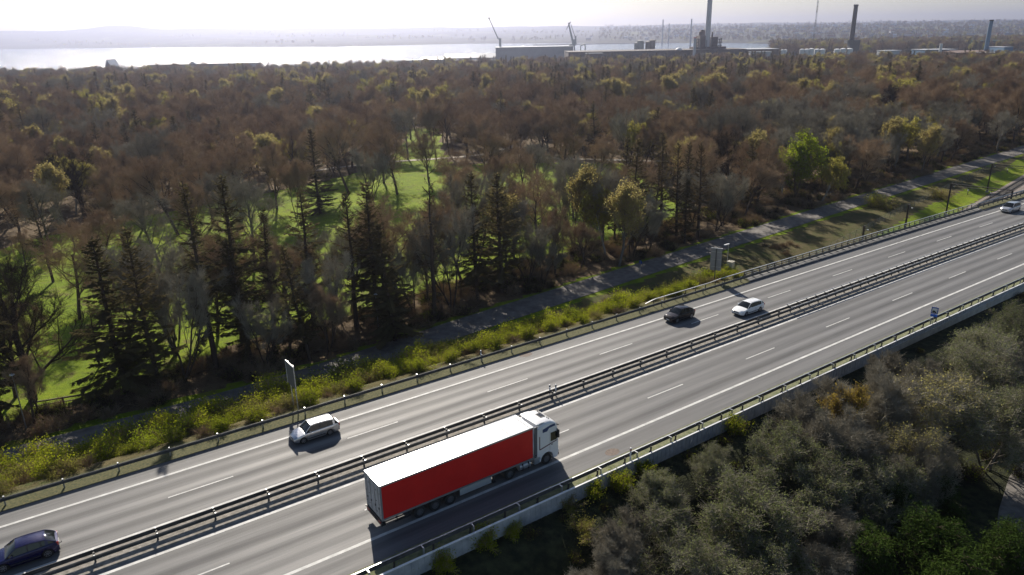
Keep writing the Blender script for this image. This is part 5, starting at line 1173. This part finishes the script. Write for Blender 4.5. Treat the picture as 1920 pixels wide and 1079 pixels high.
# lattice mast
a=PX(1535.5,-12,1300); t=empty('radio_mast',(a[0],1300,-9),0,'thin red and white lattice radio mast','mast'); h=a[2]+9; b=MB(); n=26
for i in range(n):
    z0,z1=h*i/n,h*(i+1)/n; m=M_rf if (i//3)%2 else M_dark; r0,r1=1.5*(1-.35*i/n),1.5*(1-.35*(i+1)/n)
    for k in range(3):
        a0=2.094*k; a1=2.094*(k+1); p0=(r0*math.cos(a0),r0*math.sin(a0),z0); b.cyl(p0,(r1*math.cos(a0),r1*math.sin(a0),z1),.22,.22,m,5,False); b.cyl(p0,(r1*math.cos(a1),r1*math.sin(a1),z1),.12,.12,m,4,False)
b.build('lattice',t)
# chimney plant
a=PX(1330,97,945); t=empty('power_plant',(a[0],960,-9),0,'dark clustered plant building with domes and pipes at the foot of the tall chimney','plant'); zf=lambda y:PX(1330,y,945)[2]+9
k=945/1364.
b=MB(); b.box(-17*k*1.0,-2*k,-12,10,0,zf(67),M_rust); b.box(4*k,16*k,-10,10,0,zf(70),M_rust); b.box(-28*k,30*k,-14,8,0,zf(88),M_rust); b.build('boiler_house',t)
b=MB(); b.cyl((-9*k,0,zf(67)),(-9*k,0,zf(60)),6.5*k,6*k,M_rust,18); b.cyl((-9*k,0,zf(60)),(-9*k,0,zf(56)),6*k,3*k,M_rust,18); b.cyl((9*k,0,zf(72)),(9*k,0,zf(61)),1.8*k,1.2*k,M_rust,10); b.build('dome',t)
b=MB()
for x in(-24,-20,-17,17,20,-26): b.cyl((x*k,-14,0),(x*k,-14,zf(72+abs(x)%5)),.7,.7,M_dark,8)
for y in(74,80,86): b.box(-27*k,-16*k,-15,-13,zf(y)-.4,zf(y)+.4,M_dark); b.box(15*k,22*k,-15,-13,zf(y)-.4,zf(y)+.4,M_dark)
b.box(-6*k,-4.5*k,-14,-12,0,zf(75),M_shed); b.box(2*k,3*k,-14,-12,0,zf(72),M_shed); b.build('pipework',t)
# silos and tanks
def cyls(name,items,Y,m,label,cat='silo'):
    cx=sum(i[0] for i in items)/len(items); a=PX(cx,95,Y); t=empty(name,(a[0],Y,-9),0,label,cat)
    for px,wd,yt in items:
        q=PX(px,yt,Y); r=wd/2*Y/1364.; b=MB(); b.cyl((q[0]-a[0],0,0),(q[0]-a[0],0,q[2]+9),r,r,m,20); b.cyl((q[0]-a[0],0,q[2]+9),(q[0]-a[0],0,q[2]+9+r*.25),r,r*.3,m,20); b.build('silo',t,smooth=True)
    return t
cyls('silo_group',[(1193,7,81),(1200,10,77),(1203,9,78)],1050,M_conc,'left group of grey silos behind the long dark warehouse')
cyls('silo_group',[(1215,9,79),(1223,11,76)],1050,mottled('brown_silo',(.16,.13,.12),(.22,.19,.17),.2,.7),'right group of brown grey silos behind the long dark warehouse')
cyls('tank_group',[(1504,8,93),(1513,9,93),(1522,9,92),(1532,9,93),(1542,10,93)],900,M_white,'row of white storage tanks left of the lattice mast')
cyls('tank_group',[(1570,10,93),(1581,10,92),(1593,11,92)],900,M_white,'row of white storage tanks at the foot of the tall dark chimney')
cyls('tank_group',[(1467,6,94),(1473,6,94)],900,M_white,'pair of slim white tanks right of the dark hall','tank')
a=PX(1273,92,940); t=empty('gas_dome',(a[0],940,-9),0,'small bright dome on the warehouse roof line','tank'); b=MB(); n=8
b.cyl((0,0,0),(0,0,a[2]+7),4.2,4.2,M_rf,20)
for i in range(4): t0,t1=i*math.pi/8,(i+1)*math.pi/8; b.cyl((0,0,a[2]+7+3.5*math.sin(t0)),(0,0,a[2]+7+3.5*math.sin(t1)),4.2*math.cos(t0),max(.05,4.2*math.cos(t1)),M_white,20,False)
b.build('shell',t,smooth=True)
# cranes
a=PX(1073,90,1180); t=empty('harbour_crane',(a[0],1180,-10),0,'harbour level luffing crane with raised double jib above the grey shed','crane'); k=1180/1364.; M_cr=mat('crane_steel',(.34,.36,.38),.5,.3)
zz=lambda y:PX(1073,y,1180)[2]+10
b=MB()
for sx in(-7,7):
    for sy in(-5,5): b.cyl((sx*k,sy,0),(sx*k*.5,sy*.5,zz(86)),.9,.7,M_cr,8)
b.box(-6*k,6*k,-4,4,zz(86),zz(83),M_cr); b.build('portal',t)
b=MB(); b.box(-1*k,7*k,-3,3,zz(83),zz(74),M_cr); b.box(4*k,7*k,-2.5,2.5,zz(76),zz(68),M_cr); b.build('machine_house',t)
b=MB(); b.cyl((1*k,0,zz(80)),(-7*k,0,zz(43)),1.9,.9,M_cr,8); b.cyl((5*k,0,zz(70)),(-3*k,0,zz(46)),.5,.5,M_cr,6); b.cyl((-4*k,0,zz(42)),(-11*k,0,zz(56)),.9,.4,M_cr,8); b.cyl((-3*k,0,zz(41)),(-6*k,0,zz(46)),.6,.6,M_cr,6); b.build('jib',t)
b=MB(); b.cyl((15*k,0,0),(15*k,0,zz(86)),.7,.7,M_cr,8); b.cyl((23*k,0,0),(23*k,0,zz(87)),.8,.8,M_cr,8); b.cyl((15*k,0,zz(86)),(22*k,0,zz(83.5)),.9,.9,M_cr,8); b.cyl((22*k,0,zz(83.5)),(23.5*k,0,zz(92)),.9,.9,M_cr,8); b.build('hopper',t)
a=PX(938,90,1200); t=empty('slewing_crane',(a[0],1200,-10),0,'faint crane with a thin jib leaning left over the grey shed','crane'); k=1200/1364.; zz=lambda y:PX(938,y,1200)[2]+10
b=MB(); b.box(-2*k,2*k,-2,2,0,zz(72),M_cr); b.build('tower',t); b=MB(); b.cyl((-3*k,0,zz(74)),(-18*k,0,zz(36)),.9,.5,M_cr,8); b.cyl((-18*k,0,zz(36)),(-19*k,0,zz(33)),1.2,1.2,M_cr,6); b.build('jib',t)
# wind turbines far left
for px,yb,yt in((21,62,57),(64,62,55),(108,61,54)):
    a=PX(px,yt,8300); zb=float(far_z(a[0],8300)); t=empty('wind_turbine',(a[0],8300,zb-3),0,'tiny distant wind turbine on the far left ridge, %s from the left'%{21:'first',64:'second',108:'third'}[px],'wind turbine'); h=max(45,a[2]-zb+3)
    b=MB(); b.cyl((0,0,0),(0,0,h),2.4,1.5,M_white,10); b.build('tower',t); b=MB()
    for i in range(3): c,s=math.cos(2.094*i+.4+px),math.sin(2.094*i+.4+px); b.cyl((0,-3,h),(c*26,-3,h+s*26),1.3,.4,M_white,6)
    b.build('rotor',t)
# pier line across the fjord
b=MB(); p0=PX(1000,80.5,3050); p1=PX(1330,79.5,3050); b.box(p0[0],p1[0],3040,3070,-13,-9.5,M_darkw); tag(b.build('breakwater'),'long dark breakwater across the fjord','breakwater')
# ---- houses of the far town
def house_proto(wm,rm,nm):
    b=MB(); b.box(-6,6,-4,4,-3,3.6,wm); b.add([(-6.5,-4.6,3.5),(6.5,-4.6,3.5),(6.5,4.6,3.5),(-6.5,4.6,3.5),(-6.5,0,7.4),(6.5,0,7.4)],[(0,1,5,4),(2,3,4,5),(0,4,3),(1,2,5)],rm); b.box(3,3.8,-.4,.4,6,8.4,wm); return b
hm=[(mat('house_white',(.6,.6,.58),.6),mat('roof_red',(.25,.10,.06),.6),'white walled house with red roof on the far town slope'),(mat('house_brick',(.28,.15,.10),.7),mat('roof_grey',(.16,.17,.19),.35),'brick house with grey roof on the far town slope'),(mat('house_yellow',(.5,.42,.26),.7),mat('roof_black',(.10,.10,.11),.25),'yellow house with dark shiny roof on the far town slope'),(mat('house_pale',(.55,.56,.58),.6),mat('roof_light',(.55,.57,.60),.3),'pale house with light roof on the far town slope')]
hp=[]
for i,(wm,rm,lab) in enumerate(hm):
    b=house_proto(wm,rm,lab); hp.append((b,lab))
hmesh=[]; cnt_=0; hr=random.Random(9)
for i in range(290):
    y=2450+2300*hr.random()**1.2; u=.19+.56*hr.random() if hr.random()<.9 else .1+.1*hr.random(); x=u*y; z=float(far_z(x,y))
    if z<-6: continue
    k=hr.choice([0,1,1,2,2,3])
    if len(hmesh)<=k or True:
        pass
    if not any(m_[0]==k for m_ in hmesh):
        o=hp[k][0].build('house'); hmesh.append((k,o.data))
    else: o=link('house',[m_[1] for m_ in hmesh if m_[0]==k][0])
    s=hr.uniform(.9,1.5); o.scale=(s*hr.uniform(.9,1.6),s,s); o.location=(x,y,z+3); o.rotation_euler=(0,0,hr.uniform(-.7,.7)); tag(o,hp[k][1],'house',hp[k][1].split(' with ')[0]+'s on the far town slope'); cnt_+=1
# ------------------------------------------------------------------ haze
hz=MB(); hz.box(-12000,9000,-400,13500,-60,215,mat('tmp'))
hm_=bpy.data.materials.new('air'); hm_.use_nodes=True; hm_.node_tree.nodes.clear(); o_=N(hm_,'ShaderNodeOutputMaterial'); pv_=N(hm_,'ShaderNodeVolumePrincipled')
pv_.inputs['Color'].default_value=(.70,.74,1.0,1); pv_.inputs['Density'].default_value=HAZE; pv_.inputs['Anisotropy'].default_value=.80; L(hm_,pv_.outputs[0],o_.inputs['Volume'])
ho=hz.build('haze'); ho.data.materials.clear(); ho.data.materials.append(hm_); tag(ho,'pale blue air haze over the whole landscape',None,None,'stuff')
